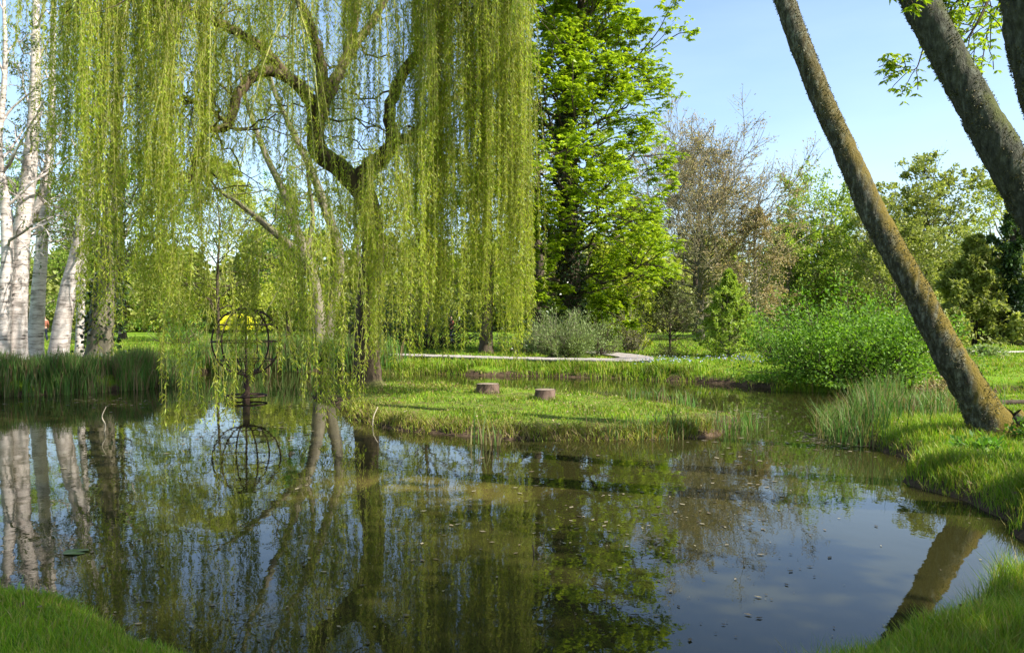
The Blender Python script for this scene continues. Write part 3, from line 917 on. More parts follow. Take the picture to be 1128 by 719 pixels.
# leafy twigs hanging into the top right corner belong to the corner trees
def spray(root, starts, seed, nleaf, name='leafy_twig'):
    r = np.random.default_rng(seed)
    gb = Geo(); gl = Geo()
    for pts, ra, rb in starts:
        P = spline(pts, 24); tube(gb, P, np.linspace(ra, rb, 24), 6)
        P1, L1 = children(P[None], np.array([np.linalg.norm(P[-1] - P[0])]), 14, .2, .9, .2, -.2, r, .3)
        tubes(gb, P1, np.full((14, 5), .006), 4)
        s = r.uniform(.3, 1.05, (14, nleaf)); lp, _ = along(P1, s); lp = lp.reshape(-1, 3) + r.normal(0, .05, (14 * nleaf, 3)); N = len(lp)
        az = r.uniform(0, 6.28, N)
        for f in range(5):
            aa = az + (f - 2) * .8
            leaves(gl, lp, np.stack([np.cos(aa), np.sin(aa), -r.uniform(.3, 1.0, N)], 1), r.uniform(.065, .12, N), r.uniform(.024, .042, N), r, 1.5, fold=.05)
    gb.build('twigs', M_bark_dark, root); gl.build('spray_leaves', L_chest, root)


spray(r3, [([W(1110, -120, 9.5), W(1092, -20, 9.4), W(1078, 20, 9.3), W(1062, 46, 9.3)], .03, .008),
           ([W(1085, -100, 9.0), W(1060, -10, 9.2), W(1036, 16, 9.3)], .025, .006),
           ([W(1070, -110, 8.8), W(1050, -30, 9.0), W(1020, -6, 9.0)], .02, .006),
           ([W(1120, -80, 10.5), W(1100, 0, 10.4), W(1086, 36, 10.3), W(1080, 70, 10.2)], .02, .006),
           ([W(1075, -60, 10.0), W(1066, 0, 10.0), W(1050, 30, 10), W(1040, 40, 10)], .02, .006),
           ([W(1040, -40, 10.4), W(1015, 55, 10.4), W(1005, 78, 10.4), W(985, 72, 10.4)], .012, .004)], 51, 6)
spray(r3, [([W(1010, -60, 7.0), W(990, -30, 7.0), W(1000, 0, 7.0)], .014, .004)], 52, 3)

# trees that stand outside the photo on the right and shade the near bank and water
make_tree('shade_tree', 'broad tree outside the photo to the right that shades the near water', 'tree', (8.6, -1.2), 14, .35, 4.2, M_bark_dark, L_lime, t0=.36, n1=44, k2=8, k3=4, nl=20, leaf_size=(.22, .15), spread=.3, seed=55, shape=lambda t: .8 + .3 * np.sin(t * 3.1))

# ---- background trees on the right and centre
SH_round = lambda t: np.sin(np.clip(t * .85 + .15, 0, 1) * math.pi) * .9 + .1
SH_fan = lambda t: .55 + .5 * t
SH_cone = lambda t: 1.02 - .95 * t


def bgtree(name, label, px, d, top, halfpx, bark, leaf, seed, **k):
    H = hgt(top, d) - .3
    r_def = .022 * H
    kw = dict(t0=.25, n1=24, k2=6, k3=4, nl=9, leaf_size=(.17, .10), spread=.32, shape=SH_round)
    kw.update(k)
    if name == 'beech': H -= .55 * halfpx / F * d
    if kw['shape'] is SH_fan: H -= 1.3 * halfpx / F * d
    if d > 40: kw['nl'] = int(kw['nl'] * 1.8); kw['leaf_size'] = (kw['leaf_size'][0] * 1.25, kw['leaf_size'][1] * 1.3)
    return make_tree(name, label, 'tree', at(px, d), H, kw.pop('r0', r_def), halfpx / F * d, bark, leaf, seed=seed, **kw)


bgtree('beech', 'tall bare brown beech with fanning twigs right of the chestnut', 772, 56, 190, 92, M_bark_pale, L_brown, 61, shape=lambda t: .75 + .45 * np.sin(t * 2.6), ang=(1.4, .6), t0=.2, n1=60, k2=10, k3=8, nl=3, leaf_size=(.14, .06), spread=.15, ratio=(.55, .5), lift=(.12, .1, .05), twigr=.017)
bgtree('copper_beech', 'lower brown budding tree with drooping sides beside the bare beech', 832, 53, 236, 40, M_bark_pale, L_brown, 62, n1=26, k2=7, k3=5, nl=5, leaf_size=(.13, .07), ratio=(.55, .5), lift=(.05, -.1, -.2), twigr=.016)
bgtree('pine', 'dark pine whose flat top shows above the bare beech', 768, 68, 176, 34, M_bark_dark, L_pine, 63, t0=.6, n1=18, ang=(1.5, 1.1), nl=14, leaf_size=(.30, .05), shape=lambda t: 1 - .4 * t)
bgtree('young_oak', 'open light green tree standing left of the leaning mossy trunk against the sky', 900, 62, 196, 58, M_bark_pale, L_lime, 64, shape=SH_fan, ang=(1.2, .4), n1=34, nl=10, ratio=(.55, .5), leaf_size=(.2, .13), lift=(.2, .1, 0), twigr=.016)
bgtree('oak', 'dark forked tree with olive leaves between the two leaning trunks', 1024, 58, 166, 58, M_bark_dark, L_olive, 65, shape=SH_fan, ang=(1.35, .5), t0=.4, n1=34, nl=11, ratio=(.55, .5), leaf_size=(.2, .13), lift=(.15, .05, 0), twigr=.018)
bgtree('poplar', 'yellowish young tree just behind and right of the open light green tree', 962, 66, 222, 46, M_bark_pale, L_olive, 66, nl=11, t0=.12, n1=32)
bgtree('ash', 'yellow green tree farthest right, behind the thick leaning trunk', 1108, 66, 196, 55, M_bark_pale, L_yellow, 67, nl=12, t0=.1, n1=34)
bgtree('hemlock', 'broad conifer with drooping layered olive boughs behind the gravel path', 1074, 45, 262, 58, M_bark_dark, L_olive, 68, t0=.06, n1=40, ang=(1.55, 1.2), shape=SH_cone, k2=10, k3=5, nl=14, up=1, leaf_size=(.24, .09), spread=.18, lift=(-.12, -.2, -.35))
bgtree('ivy_column_tree', 'dark ivy covered trunk at the right end of the gravel path', 1116, 44, 226, 22, M_bark_dark, L_dark, 69, ivy=7000, r0=.3, n1=20, t0=.3, nl=9)
bgtree('lime_tree', 'pale green tree filling the gap low behind the hazel bush', 868, 60, 258, 50, M_bark_pale, L_lime, 70, t0=.08, n1=34, nl=12)
bgtree('field_maple', 'olive green tree low between hazel bush and layered conifer', 985, 55, 268, 60, M_bark_pale, L_olive, 71, t0=.05, nl=13, n1=34)
bgtree('grey_alder', 'brownish thin tree between chestnut and bare beech', 700, 58, 222, 36, M_bark_pale, L_brown, 72, nl=7, t0=.08, n1=34, leaf_size=(.15, .08), twigr=.016)
bgtree('hornbeam', 'yellow green tree low against the chestnut on its right', 690, 42, 285, 48, M_bark_pale, L_yellow, 73, t0=.05, nl=16, n1=34, leaf_size=(.16, .1))
bgtree('young_larch', 'bright green cone shaped young tree on the lawn left of the hazel bush', 803, 31, 300, 34, M_bark_pale, L_lime, 74, t0=.03, n1=80, ang=(1.35, .5), shape=SH_cone, k2=7, k3=3, nl=12, leaf_size=(.12, .055), spread=.12, r0=.06, twigr=.006)
bgtree('young_yew', 'thin dark young conifer with a visible stem beside the boardwalk bend', 738, 33, 304, 34, M_bark_dark, L_yew, 75, t0=.18, n1=60, ang=(1.25, .6), shape=SH_cone, k2=7, k3=4, nl=9, leaf_size=(.10, .03), spread=.1, r0=.06, twigr=.007)
bgtree('plane_tree', 'tall slim dark trunk behind the brightest willow curtain', 535, 34, -60, 60, M_bark_dark, L_olive, 76, r0=.26, t0=.4, n1=18, nl=6, ang=(1.1, .4))
bgtree('sycamore', 'green tree behind the left side of the chestnut', 592, 46, 120, 55, M_bark_dark, L_brown, 77, t0=.15, nl=5, n1=26, leaf_size=(.14, .08))
# left background, seen through the willow
bgtree('far_willow', 'far yellow green weeping tree on the lawn behind the iron globe', 240, 52, 190, 95, M_bark_dark, L_yellow, 81, r0=.12, t0=.12, n1=34, k2=7, nl=12, lift=(0, -.4, -.9), leaf_size=(.22, .07))
bgtree('far_lime', 'broad green tree behind the ivy trunk at left', 135, 56, 200, 80, M_bark_dark, L_lime, 82, t0=.12, n1=30, nl=11)
bgtree('far_maple', 'light yellowish tree behind the forked willow', 395, 60, 205, 70, M_bark_pale, L_yellow, 83, t0=.12, n1=26, nl=9)
bgtree('far_ash', 'green tree behind the walker at left', 30, 62, 210, 80, M_bark_pale, L_lime, 84, t0=.1, n1=28, nl=10)
bgtree('far_oak', 'olive tree far behind the middle of the willow', 470, 64, 190, 75, M_bark_dark, L_olive, 85, t0=.1, n1=28, nl=9)
bgtree('far_hornbeam', 'fresh green tree far behind the globe at its right', 318, 66, 225, 60, M_bark_dark, L_green, 86, t0=.1, n1=24, nl=9)

# far woods that close the view: one mass
gw = Geo(); r = np.random.default_rng(90)
for k in range(70):
    X = -95 + 190 * k / 69 + r.normal(0, 1.5); Y = r.uniform(84, 100); H = r.uniform(7, 12)
    n = 2200
    u = unit(r.normal(0, 1, (n, 3))) * np.cbrt(r.uniform(.3, 1, n))[:, None]
    lump = 1 + .35 * (fbm(u[:, 0] * 2 + k * 7, u[:, 2] * 2 + 9, 4) - .5)
    p = np.array([X, Y, H * .45 + 1]) + u * np.array([3.6, 2.5, H * .52]) * lump[:, None]
    p = p[p[:, 2] > .6]
    leaves(gw, p, r.normal(0, 1, p.shape), r.uniform(.5, 1.0, len(p)), r.uniform(.35, .6, len(p)), r, 1.0)
for k in range(80):
    X = -80 + 160 * k / 79 + r.normal(0, 1.0); Y = r.uniform(72, 80); H = r.uniform(3.5, 6.5); n = 1500
    u = unit(r.normal(0, 1, (n, 3))) * np.cbrt(r.uniform(.3, 1, n))[:, None]
    p = np.array([X, Y, H * .45 + .4]) + u * np.array([1.9, 1.6, H * .52]) * (1 + .4 * (fbm(u[:, 0] * 2 + k * 5, u[:, 2] * 2 + 9, 6) - .5))[:, None]
    p = p[p[:, 2] > .4]
    leaves(gw, p, r.normal(0, 1, p.shape), r.uniform(.3, .6, len(p)), r.uniform(.2, .4, len(p)), r, 1.0)
tag(gw.build('far_woods', L_olive), kind='stuff')

# ------------------------------------------------------------------ shrubs
make_shrub('hazel_bush', 'large rounded leafy green bush on the bank beside the leaning mossy trunk', 'bush', at(944, 21.0), 2.1, 2.05, L_hazel, M_bark_dark, n1=100, k2=8, nl=16, leaf_size=(.095, .06), spread=.13, seed=101, erect=.15, up=1.2, k3=2)
make_shrub('willow_shrub', 'rounded pale grey green shrub behind the boardwalk', 'shrub', at(622, 29.5), 1.65, 1.15, L_grey, M_bark_pale, n1=170, k2=6, nl=12, leaf_size=(.11, .032), spread=.06, seed=102, erect=.55, leafdir=(0, 0, .9))
make_shrub('olive_shrub', 'dark grey leaved shrub between the pale shrub and the boardwalk bend', 'shrub', at(663, 31), 1.75, .7, L_grey, M_bark_dark, n1=40, k2=5, nl=8, leaf_size=(.09, .04), spread=.07, seed=103, erect=.7)
make_shrub('dogwood', 'yellowish thicket of upright stems behind the boardwalk bend', 'shrub', at(698, 36), 2.0, 1.2, L_yellow, M_bark_pale, n1=90, k2=3, nl=6, leaf_size=(.09, .03), spread=.05, seed=104, erect=.9, leafdir=(0, 0, .6))
make_shrub('low_shrub', 'low dark shrub at the foot of the thin young conifer', 'shrub', at(741, 31.5), .6, .7, L_yew, M_bark_dark, n1=40, k2=4, nl=8, leaf_size=(.07, .03), spread=.06, seed=105, erect=.1)
make_shrub('laurel', 'glossy dark evergreen under the left side of the chestnut', 'shrub', at(592, 33), 2.1, 1.5, L_dark, M_bark_dark, n1=50, k2=5, nl=9, leaf_size=(.14, .06), spread=.1, seed=106, erect=.3)
make_shrub('rhododendron', 'wide dark evergreen shrub behind the willow curtains and boardwalk', 'shrub', at(470, 39), 3.0, 3.0, L_dark, M_bark_dark, n1=70, k2=6, nl=9, leaf_size=(.17, .07), spread=.14, seed=107, erect=.25)
make_shrub('holly', 'dark dense shrub behind the main willow trunk', 'shrub', at(398, 37), 3.4, 2.0, L_dark, M_bark_dark, n1=60, k2=6, nl=9, leaf_size=(.15, .07), spread=.14, seed=108, erect=.4)
make_shrub('spindle', 'fresh green shrub right of the bright cone shaped young tree', 'shrub', at(832, 36), 1.9, 1.2, L_olive, M_bark_dark, n1=50, k2=5, nl=8, leaf_size=(.09, .05), spread=.08, seed=109, erect=.5)
make_shrub('elder', 'tall bright shrub rising behind the left shoulder of the hazel bush', 'shrub', at(868, 27), 2.2, 1.1, L_green, M_bark_dark, n1=44, k2=5, nl=9, leaf_size=(.12, .06), spread=.1, seed=110, erect=.6)
make_shrub('hosta', 'low pale leaved plant on the lawn right of the mossy trunk', 'plant', at(1084, 31), .35, .75, L_grey, M_bark_pale, n1=40, k2=3, nl=5, leaf_size=(.16, .10), spread=.05, seed=111, erect=.05)
make_shrub('boxwood', 'green bush on the far lawn left of the globe', 'shrub', at(196, 46), 1.9, 1.6, L_green, M_bark_dark, n1=40, k2=5, nl=8, leaf_size=(.12, .06), spread=.1, seed=112, erect=.3)
make_shrub('mahonia', 'dark bush on the far lawn behind the thin pinkish birch', 'shrub', at(100, 47), 2.0, 1.6, L_dark, M_bark_dark, n1=40, k2=5, nl=8, leaf_size=(.13, .06), spread=.1, seed=113, erect=.3)
L_pink = leaf_mat('pink_blossom', [(.35, .20, .15), (.45, .30, .22), (.20, .19, .05)], .3, .6, 1)
make_shrub('flowering_shrub', 'small shrub with pinkish blossom far behind the globe at its left', 'shrub', at(209, 52), 1.1, .9, L_pink, M_bark_dark, n1=30, k2=4, nl=8, leaf_size=(.1, .06), spread=.08, seed=114, erect=.3)
make_shrub('dog_mercury', 'low broad leaved weeds growing round the foot of the mossy trunk', 'plant', (7.05, 10.25), .22, .45, L_hazel, M_bark_dark, n1=46, k2=3, nl=4, leaf_size=(.09, .05), spread=.03, seed=116, erect=.3, up=2)
make_shrub('dock_plant', 'small leafy weeds on the lawn edge in front of the leaning mossy trunk', 'plant', (5.75, 9.4), .16, .3, L_green, M_bark_dark, n1=26, k2=3, nl=4, leaf_size=(.10, .045), spread=.03, seed=117, erect=.3, up=2)
make_shrub('bramble', 'heap of brown dead twigs and leaves behind the foot of the mossy trunk', 'shrub', at(1040, 15.8), .55, .4, L_brown, M_bark_dark, n1=60, k2=5, nl=6, leaf_size=(.07, .035), spread=.04, seed=115, erect=.1)

# ------------------------------------------------------------------ built things
def box(g, c, s, mat=0, rot=0.0):
    sx, sy, sz = np.array(s) / 2
    v = np.array([(x, y, z) for z in (-sz, sz) for x, y in ((-sx, -sy), (sx, -sy), (sx, sy), (-sx, sy))], float)
    c_, s_ = math.cos(rot), math.sin(rot)
    v = np.stack([v[:, 0] * c_ - v[:, 1] * s_, v[:, 0] * s_ + v[:, 1] * c_, v[:, 2]], 1) + np.array(c)
    g.add(v, [[0, 3, 2, 1], [4, 5, 6, 7], [0, 1, 5, 4], [1, 2, 6, 5], [2, 3, 7, 6], [3, 0, 4, 7]], mat)


# iron globe in the pond
M_iron = plain_mat('rusty_iron', (.025, .014, .009), (.075, .04, .025), 14, .75, .4, .3)
gc = W(271, 376, 18.3); gR = .79
root = empty('iron_globe', (gc[0], gc[1], 0), 'rusty openwork iron globe on a post standing in the pond', 'sculpture')


def ring_pts(fn, n=56):
    a = np.linspace(0, 2 * math.pi, n)
    return np.array([fn(t) for t in a])


for k in range(3):
    az = .12 + k * math.pi / 3
    ax = np.array([math.cos(az), math.sin(az), 0])
    g = Geo(); tube(g, ring_pts(lambda t: gc + gR * (math.cos(t) * ax + math.sin(t) * np.array([0, 0, 1]))), [.021, .021], 8, cap=False)
    g.build('meridian', M_iron, root, smooth=True)
for z in (.68, .40, 0.0, -.44, -.70):
    rr = math.sqrt(gR ** 2 - z ** 2)
    g = Geo(); tube(g, ring_pts(lambda t: gc + np.array([rr * math.cos(t), rr * math.sin(t), z])), [.015, .015], 8, cap=False)
    g.build('latitude_ring', M_iron, root, smooth=True)
g = Geo(); tube(g, [gc - [0, 0, gR], gc, gc + [0, 0, gR]], [.026, .026, .026], 10); g.build('axis_rod', M_iron, root, smooth=True)
g = Geo(); tube(g, [(gc[0], gc[1], -.3), (gc[0], gc[1], .2), gc - [0, 0, gR - .02]], [.085, .085, .075], 14); g.build('post', M_iron, root, smooth=True)
g = Geo(); tube(g, ring_pts(lambda t: np.array([gc[0] + .46 * math.cos(t), gc[1] + .46 * math.sin(t), .10])), [.022, .022], 8, cap=False)
for a in (0, 1.57, 3.14, 4.71):
    tube(g, [(gc[0], gc[1], .14), (gc[0] + .46 * math.cos(a), gc[1] + .46 * math.sin(a), .10)], [.022, .018], 6)
g.build('foot_ring', M_iron, root, smooth=True)

# stumps
def cut_mat():
    m, nt, out = base_mat('cut_wood')
    tc = nt.nodes.new('ShaderNodeTexCoord'); w = nt.nodes.new('ShaderNodeTexWave'); w.wave_type = 'RINGS'; w.rings_direction = 'Z'
    w.inputs['Scale'].default_value = 9; w.inputs['Distortion'].default_value = 3; nt.links.new(tc.outputs['Object'], w.inputs['Vector'])
    c = ramp(nt, w.outputs['Fac'], [(.1, (.13, .09, .06)), (.9, (.30, .23, .16))])
    c = mixc(nt, ramp(nt, noise(nt, 7, 5), [(.42, (0, 0, 0)), (.6, (.8, .8, .8))]), c, (.12, .10, .075))
    p = nt.nodes.new('ShaderNodeBsdfPrincipled'); p.inputs['Roughness'].default_value = .9
    nt.links.new(c, p.inputs['Base Color']); nt.links.new(p.outputs['BSDF'], out.inputs['Surface'])
    return m


M_cut = cut_mat()
M_stumpbark = bark_mat('stump_bark', [(.3, (.05, .03, .022)), (.7, (.18, .12, .09))], scale=8, stretch=(1, 1, .3))
STUMP_GRASS = []
for px, py, rd, hh, lab in ((600, 439, .22, .22, 'short sawn stump with a pale flat top in full sun on the island'), (537, 431, .27, .22, 'dark reddish sawn stump in the shade of the willow curtain on the island')):
    dd = (CAMZ - .22) * F / (py - HZ); x, y = at(px, dd); z = gz(x, y)
    root = empty('tree_stump', (x, y, z), lab, 'stump', 'sawn stumps on the island')
    g = Geo(); tube(g, [(x, y, z - .05), (x, y, z + .06), (x + .01, y, z + hh * .6), (x + .01, y, z + hh)], [rd * 1.28, rd * 1.08, rd * 1.0, rd * .98], 22, bump=.16, seed=int(px), cap=False)
    g.build('bark', M_stumpbark, root, smooth=True)
    nb_ = 170; aa = rng.uniform(0, 6.28, nb_); q = rd * rng.uniform(1.0, 1.5, nb_)
    STUMP_GRASS.append((x + q * np.cos(aa), y + q * np.sin(aa)))
    g = Geo(); a = np.linspace(0, 2 * math.pi, 23)[:-1]
    g.add(np.vstack([np.stack([x + .01 + rd * .96 * np.cos(a), y + rd * .96 * np.sin(a), np.full(22, z + hh + .004)], 1), [[x + .01, y, z + hh + .012]]]), [[k, (k + 1) % 22, 22] for k in range(22)])
    g.build('cut_top', M_cut, root)

# boardwalk
M_deck = plain_mat('weathered_planks', (.20, .17, .145), (.38, .34, .31), 5, .85, .4, 0)
M_beam = plain_mat('dark_beam', (.03, .022, .016), (.08, .06, .045), 6, .9)
cl = spline([(-11, 33.6, 0), (-7, 31.8, 0), (-3, 29.7, 0), (.2, 28.0, 0), (2.4, 27.2, 0), (3.8, 27.1, 0), (4.55, 28.0, 0), (4.5, 29.8, 0), (3.9, 32.0, 0), (3.2, 35, 0)], 170)
T = unit(np.gradient(cl, axis=0)); Nn = np.stack([-T[:, 1], T[:, 0], T[:, 2] * 0], 1)
zd = .50
root = empty('boardwalk', (cl[80][0], cl[80][1], .3), 'weathered grey plank boardwalk curving along the far bank and bending back', 'boardwalk')
gd = Geo(); gbm = Geo()
for k in range(0, 169):
    a0, a1 = cl[k] * .96 + cl[k + 1] * .04, cl[k] * .04 + cl[k + 1] * .96
    hw = .6
    v = [a0 + Nn[k] * hw, a0 - Nn[k] * hw, a1 - Nn[k + 1] * hw, a1 + Nn[k + 1] * hw]
    dz = rng.normal(0, .004)
    v = np.array(v); top = v.copy(); top[:, 2] = zd + dz; bot = v.copy(); bot[:, 2] = zd - .045 + dz
    gd.add(np.vstack([bot, top]), [[3, 2, 1, 0], [4, 5, 6, 7], [0, 1, 5, 4], [1, 2, 6, 5], [2, 3, 7, 6], [3, 0, 4, 7]])
gd.build('deck', M_deck, root)
for sgn in (-1, 1):
    g = Geo(); e = cl + Nn * sgn * .5
    for k in range(0, 168, 3):
        m_ = (e[k] + e[k + 3 if k + 3 < 170 else 169]) / 2; dv = e[min(k + 3, 169)] - e[k]
        box(g, (m_[0], m_[1], zd - .115), (np.linalg.norm(dv) * .995, .06, .13), rot=math.atan2(dv[1], dv[0]))
    g.build('beam', M_beam, root)
for k in range(6, 166, 20):
    for sgn in (-1, 1):
        e = cl[k] + Nn[k] * sgn * .42
        g = Geo(); box(g, (e[0], e[1], zd - .32), (.1, .1, .3)); g.build('support', M_beam, root)

# yellow canopy far behind the globe
M_yel = plain_mat('yellow_canvas', (.75, .68, .01), (.80, .74, .02), 3, .7)
M_white = plain_mat('white_poles', (.6, .6, .58), (.7, .7, .68), 3, .5)
tx, ty = at(262, 54); tz = gz(tx, ty)
root = empty('yellow_canopy', (tx, ty, tz), 'bright yellow canvas canopy on the far lawn seen through the iron globe', 'canopy')
g = Geo()
w = 1.0
v = np.array([(tx - w, ty - w, tz + 1.55), (tx + w, ty - w, tz + 1.55), (tx + w, ty + w, tz + 1.55), (tx - w, ty + w, tz + 1.55), (tx, ty, tz + 1.95),
              (tx - w, ty - w, tz + .75), (tx + w, ty - w, tz + .75), (tx + w, ty + w, tz + .75), (tx - w, ty + w, tz + .75)])
g.add(v, [[0, 1, 4], [1, 2, 4], [2, 3, 4], [3, 0, 4]]); g.add(v, [[5, 6, 1, 0], [6, 7, 2, 1], [7, 8, 3, 2], [8, 5, 0, 3]])
g.build('canvas', M_yel, root)
for sx in (-1, 1):
    for sy in (-1, 1):
        g = Geo(); tube(g, [(tx + sx * w * .97, ty + sy * w * .97, tz - .05), (tx + sx * w * .97, ty + sy * w * .97, tz + 1.54)], [.03, .03], 8); g.build('pole', M_white, root)


# people on the far lawn
def person(label, x, y, face, top, legs, hair, seed):
    z = gz(x, y)
    root = empty('person', (x, y, z), label, 'person')
    root.rotation_euler = (0, 0, face)

    def skin(name, joints, edges, radii, mat, lvl=2):
        me = bpy.data.meshes.new(name); me.from_pydata(joints, edges, []); me.materials.append(mat)
        o = bpy.data.objects.new(name, me); COL.objects.link(o); o.parent = root
        m = o.modifiers.new('skin', 'SKIN'); m.use_smooth_shade = True
        if not me.skin_vertices: me.skin_vertices.new()
        for k, rr in enumerate(radii): me.skin_vertices[0].data[k].radius = (rr, rr)
        me.skin_vertices[0].data[0].use_root = True
        s = o.modifiers.new('sub', 'SUBSURF'); s.levels = lvl; s.render_levels = lvl
        return o
    mskin = plain_mat('skin', (.45, .27, .19), (.50, .31, .22), 5, .6)
    J = [(0, 0, .95), (0, 0, 1.18), (0, 0, 1.38), (0, .01, 1.50), (0, .02, 1.58), (0, .02, 1.70),
         (-.17, 0, 1.38), (-.22, .02, 1.12), (-.20, .14, .92), (-.19, .19, .85), (.17, 0, 1.38), (.23, -.03, 1.12), (.22, .06, .90), (.21, .10, .83),
         (-.09, 0, .88), (-.09, .12, .48), (-.09, .05, .08), (-.09, .18, .04), (.09, 0, .88), (.09, -.02, .48), (.09, -.22, .10), (.09, -.10, .04)]
    E = [(0, 1), (1, 2), (2, 3), (3, 4), (4, 5), (2, 6), (6, 7), (7, 8), (8, 9), (2, 10), (10, 11), (11, 12), (12, 13), (0, 14), (14, 15), (15, 16), (16, 17), (0, 18), (18, 19), (19, 20), (20, 21)]
    Rr = [.11, .11, .12, .055, .085, .07, .06, .042, .032, .035, .06, .042, .032, .035, .075, .05, .038, .035, .075, .05, .038, .035]
    skin('body', J, E, Rr, mskin)
    skin('jacket', [J[k] for k in (0, 1, 2, 6, 7, 8, 10, 11, 12)], [(0, 1), (1, 2), (2, 3), (3, 4), (4, 5), (2, 6), (6, 7), (7, 8)], [.15, .145, .15, .08, .062, .05, .08, .062, .05], top)
    skin('trousers', [(0, 0, .98)] + [J[k] for k in (14, 15, 16, 18, 19, 20)], [(0, 1), (1, 2), (2, 3), (0, 4), (4, 5), (5, 6)], [.135, .1, .072, .058, .1, .072, .058], legs)
    skin('hair', [(0, -.02, 1.66), (0, -.035, 1.73)], [(0, 1)], [.09, .075], hair)
    return root


M_navy = plain_mat('navy_cloth', (.015, .017, .035), (.025, .028, .06), 6, .9)
M_rust = plain_mat('rust_cloth', (.22, .07, .04), (.28, .10, .06), 6, .9)
M_red = plain_mat('red_cloth', (.42, .06, .05), (.5, .09, .07), 6, .9)
M_hair = plain_mat('dark_hair', (.02, .013, .009), (.04, .025, .018), 20, .6)
x, y = at(49, 50); person('person walking in rusty top and navy trousers between the white birches', x, y, .9, M_rust, M_navy, M_hair, 1)
x, y = at(497, 47); person('person in a red jacket and dark trousers behind the willow curtain and boardwalk', x, y, 2.2, M_red, M_navy, M_hair, 2)

# ------------------------------------------------------------------ grass, reeds, water plants
def blades(g, x, y, z, h, w, r, mat=0, bend=.5, lean=None):
    N = len(x)
    a = r.uniform(0, 6.28, N); la = r.uniform(0, 6.28, N) if lean is None else lean
    side = np.stack([np.cos(a), np.sin(a), np.zeros(N)], 1)
    out = np.stack([np.cos(la), np.sin(la), np.zeros(N)], 1) * (r.uniform(.1, 1, N) * bend * h)[:, None]
    b = np.stack([x, y, z], 1); upv = np.array([0, 0, 1.0])
    w = np.broadcast_to(w, N)[:, None]; h = np.asarray(h)[:, None]
    m = b + upv * h * .55 + out * .3; t = b + upv * h * .95 + out
    v = np.stack([b - side * w * .5, b + side * w * .5, m - side * w * .42, m + side * w * .42, t], 1).reshape(-1, 3)
    k = np.arange(N)[:, None] * 5
    n0 = g.n
    g.add(v, np.concatenate([k, k + 1, k + 3, k + 2], 1), mat)
    g.f.append((np.concatenate([k + 2, k + 3, k + 4], 1) + n0, mat))


def on_deck(x, y):
    d = np.full(len(x), 9.0)
    for c in cl[::3]: d = np.minimum(d, np.hypot(x - c[0], y - c[1]))
    return d < .7


r = np.random.default_rng(200)
N = 520000
dd = np.exp(r.uniform(math.log(2.6), math.log(60), N)); xx = r.uniform(-.82, .82, N) * dd
ld = land(xx, dd)
path_here = (xx > 13.5) & (np.abs(dd - (35.1 + .02 * np.maximum(xx - 14, 0) ** 1.3)) < .85)
ok = (ld > .03) & ~on_deck(xx, dd) & ~path_here
xx, dd, ld = xx[ok], dd[ok], ld[ok]
zz = height(xx, dd, ld) - .01
cl1 = fbm(xx * 1.1 + 7, dd * 1.1 + 3, 33, 4)
edge = np.exp(-ld / .35)
isl = sdist(isle, xx, dd) > 0
h = (.045 + .07 * np.clip((cl1 - .42) * 4, 0, 1.6)) * r.uniform(.6, 1.4, len(xx))
h = h * (1 + .9 * edge * np.clip((cl1 - .35) * 4, 0, 1)) * np.where(isl, .8, 1.0)
h = h * np.where(dd > 24, 1.3, 1)
h = np.where((dd < 7) & ~isl, h * 1.35, h)
wd = np.clip(.0011 * dd, .004, .04) * r.uniform(.7, 1.3, len(xx))
mossy = isl & (fbm(xx * .9 + 20, dd * .9 + 4, 44, 3) + .9 * np.exp(-ld / .5) > .68) & (r.uniform(0, 1, len(xx)) < .75)
g = Geo()
blades(g, xx[~mossy], dd[~mossy], zz[~mossy], h[~mossy], wd[~mossy], r, 0, .7)
tag(g.build('grass', L_grass), kind='stuff')
g = Geo()
blades(g, xx[mossy], dd[mossy], zz[mossy], h[mossy] * .7, wd[mossy] * 1.3, r, 0, .9)
tag(g.build('moss_grass', L_moss), kind='stuff')

# tall bank grass clumps, right bank and near banks
g = Geo()
for cx, cy_, sp, n, hh in ((5.3, 7.6, .28, 1500, .42), (5.0, 8.6, .3, 1200, .34), (5.15, 7.1, .3, 1100, .34), (4.95, 6.5, .25, 700, .28), (3.3, 4.9, .35, 1200, .22), (4.0, 5.3, .3, 1000, .25), (2.5, 4.55, .3, 700, .2),
                           (-3.6, 4.95, .3, 900, .2), (-2.6, 4.45, .3, 800, .18), (-4.3, 5.5, .3, 700, .2), (0.2, 3.85, .25, 260, .24), (1.2, 4.1, .3, 300, .17), (-1.0, 4.0, .3, 300, .2),
                           (5.75, 11.2, .3, 900, .32), (6.2, 12.0, .4, 900, .35), (7.1, 11.1, .35, 600, .3), (6.3, 10.2, .3, 500, .22)):
    x = r.normal(cx, sp, n); y = r.normal(cy_, sp, n); l = land(x, y); k = l > -.05
    x, y, l = x[k], y[k], l[k]
    blades(g, x, y, np.maximum(height(x, y, l), -.02) - .01, hh * .5 * r.uniform(.4, 1.3, len(x)), np.full(len(x), .0065), r, 0, .9)
for x, y in STUMP_GRASS:
    blades(g, x, y, height(x, y) - .01, r.uniform(.05, .16, len(x)), np.full(len(x), .012), r, 0, .9)
tag(g.build('tall_grass', L_grass), kind='stuff')

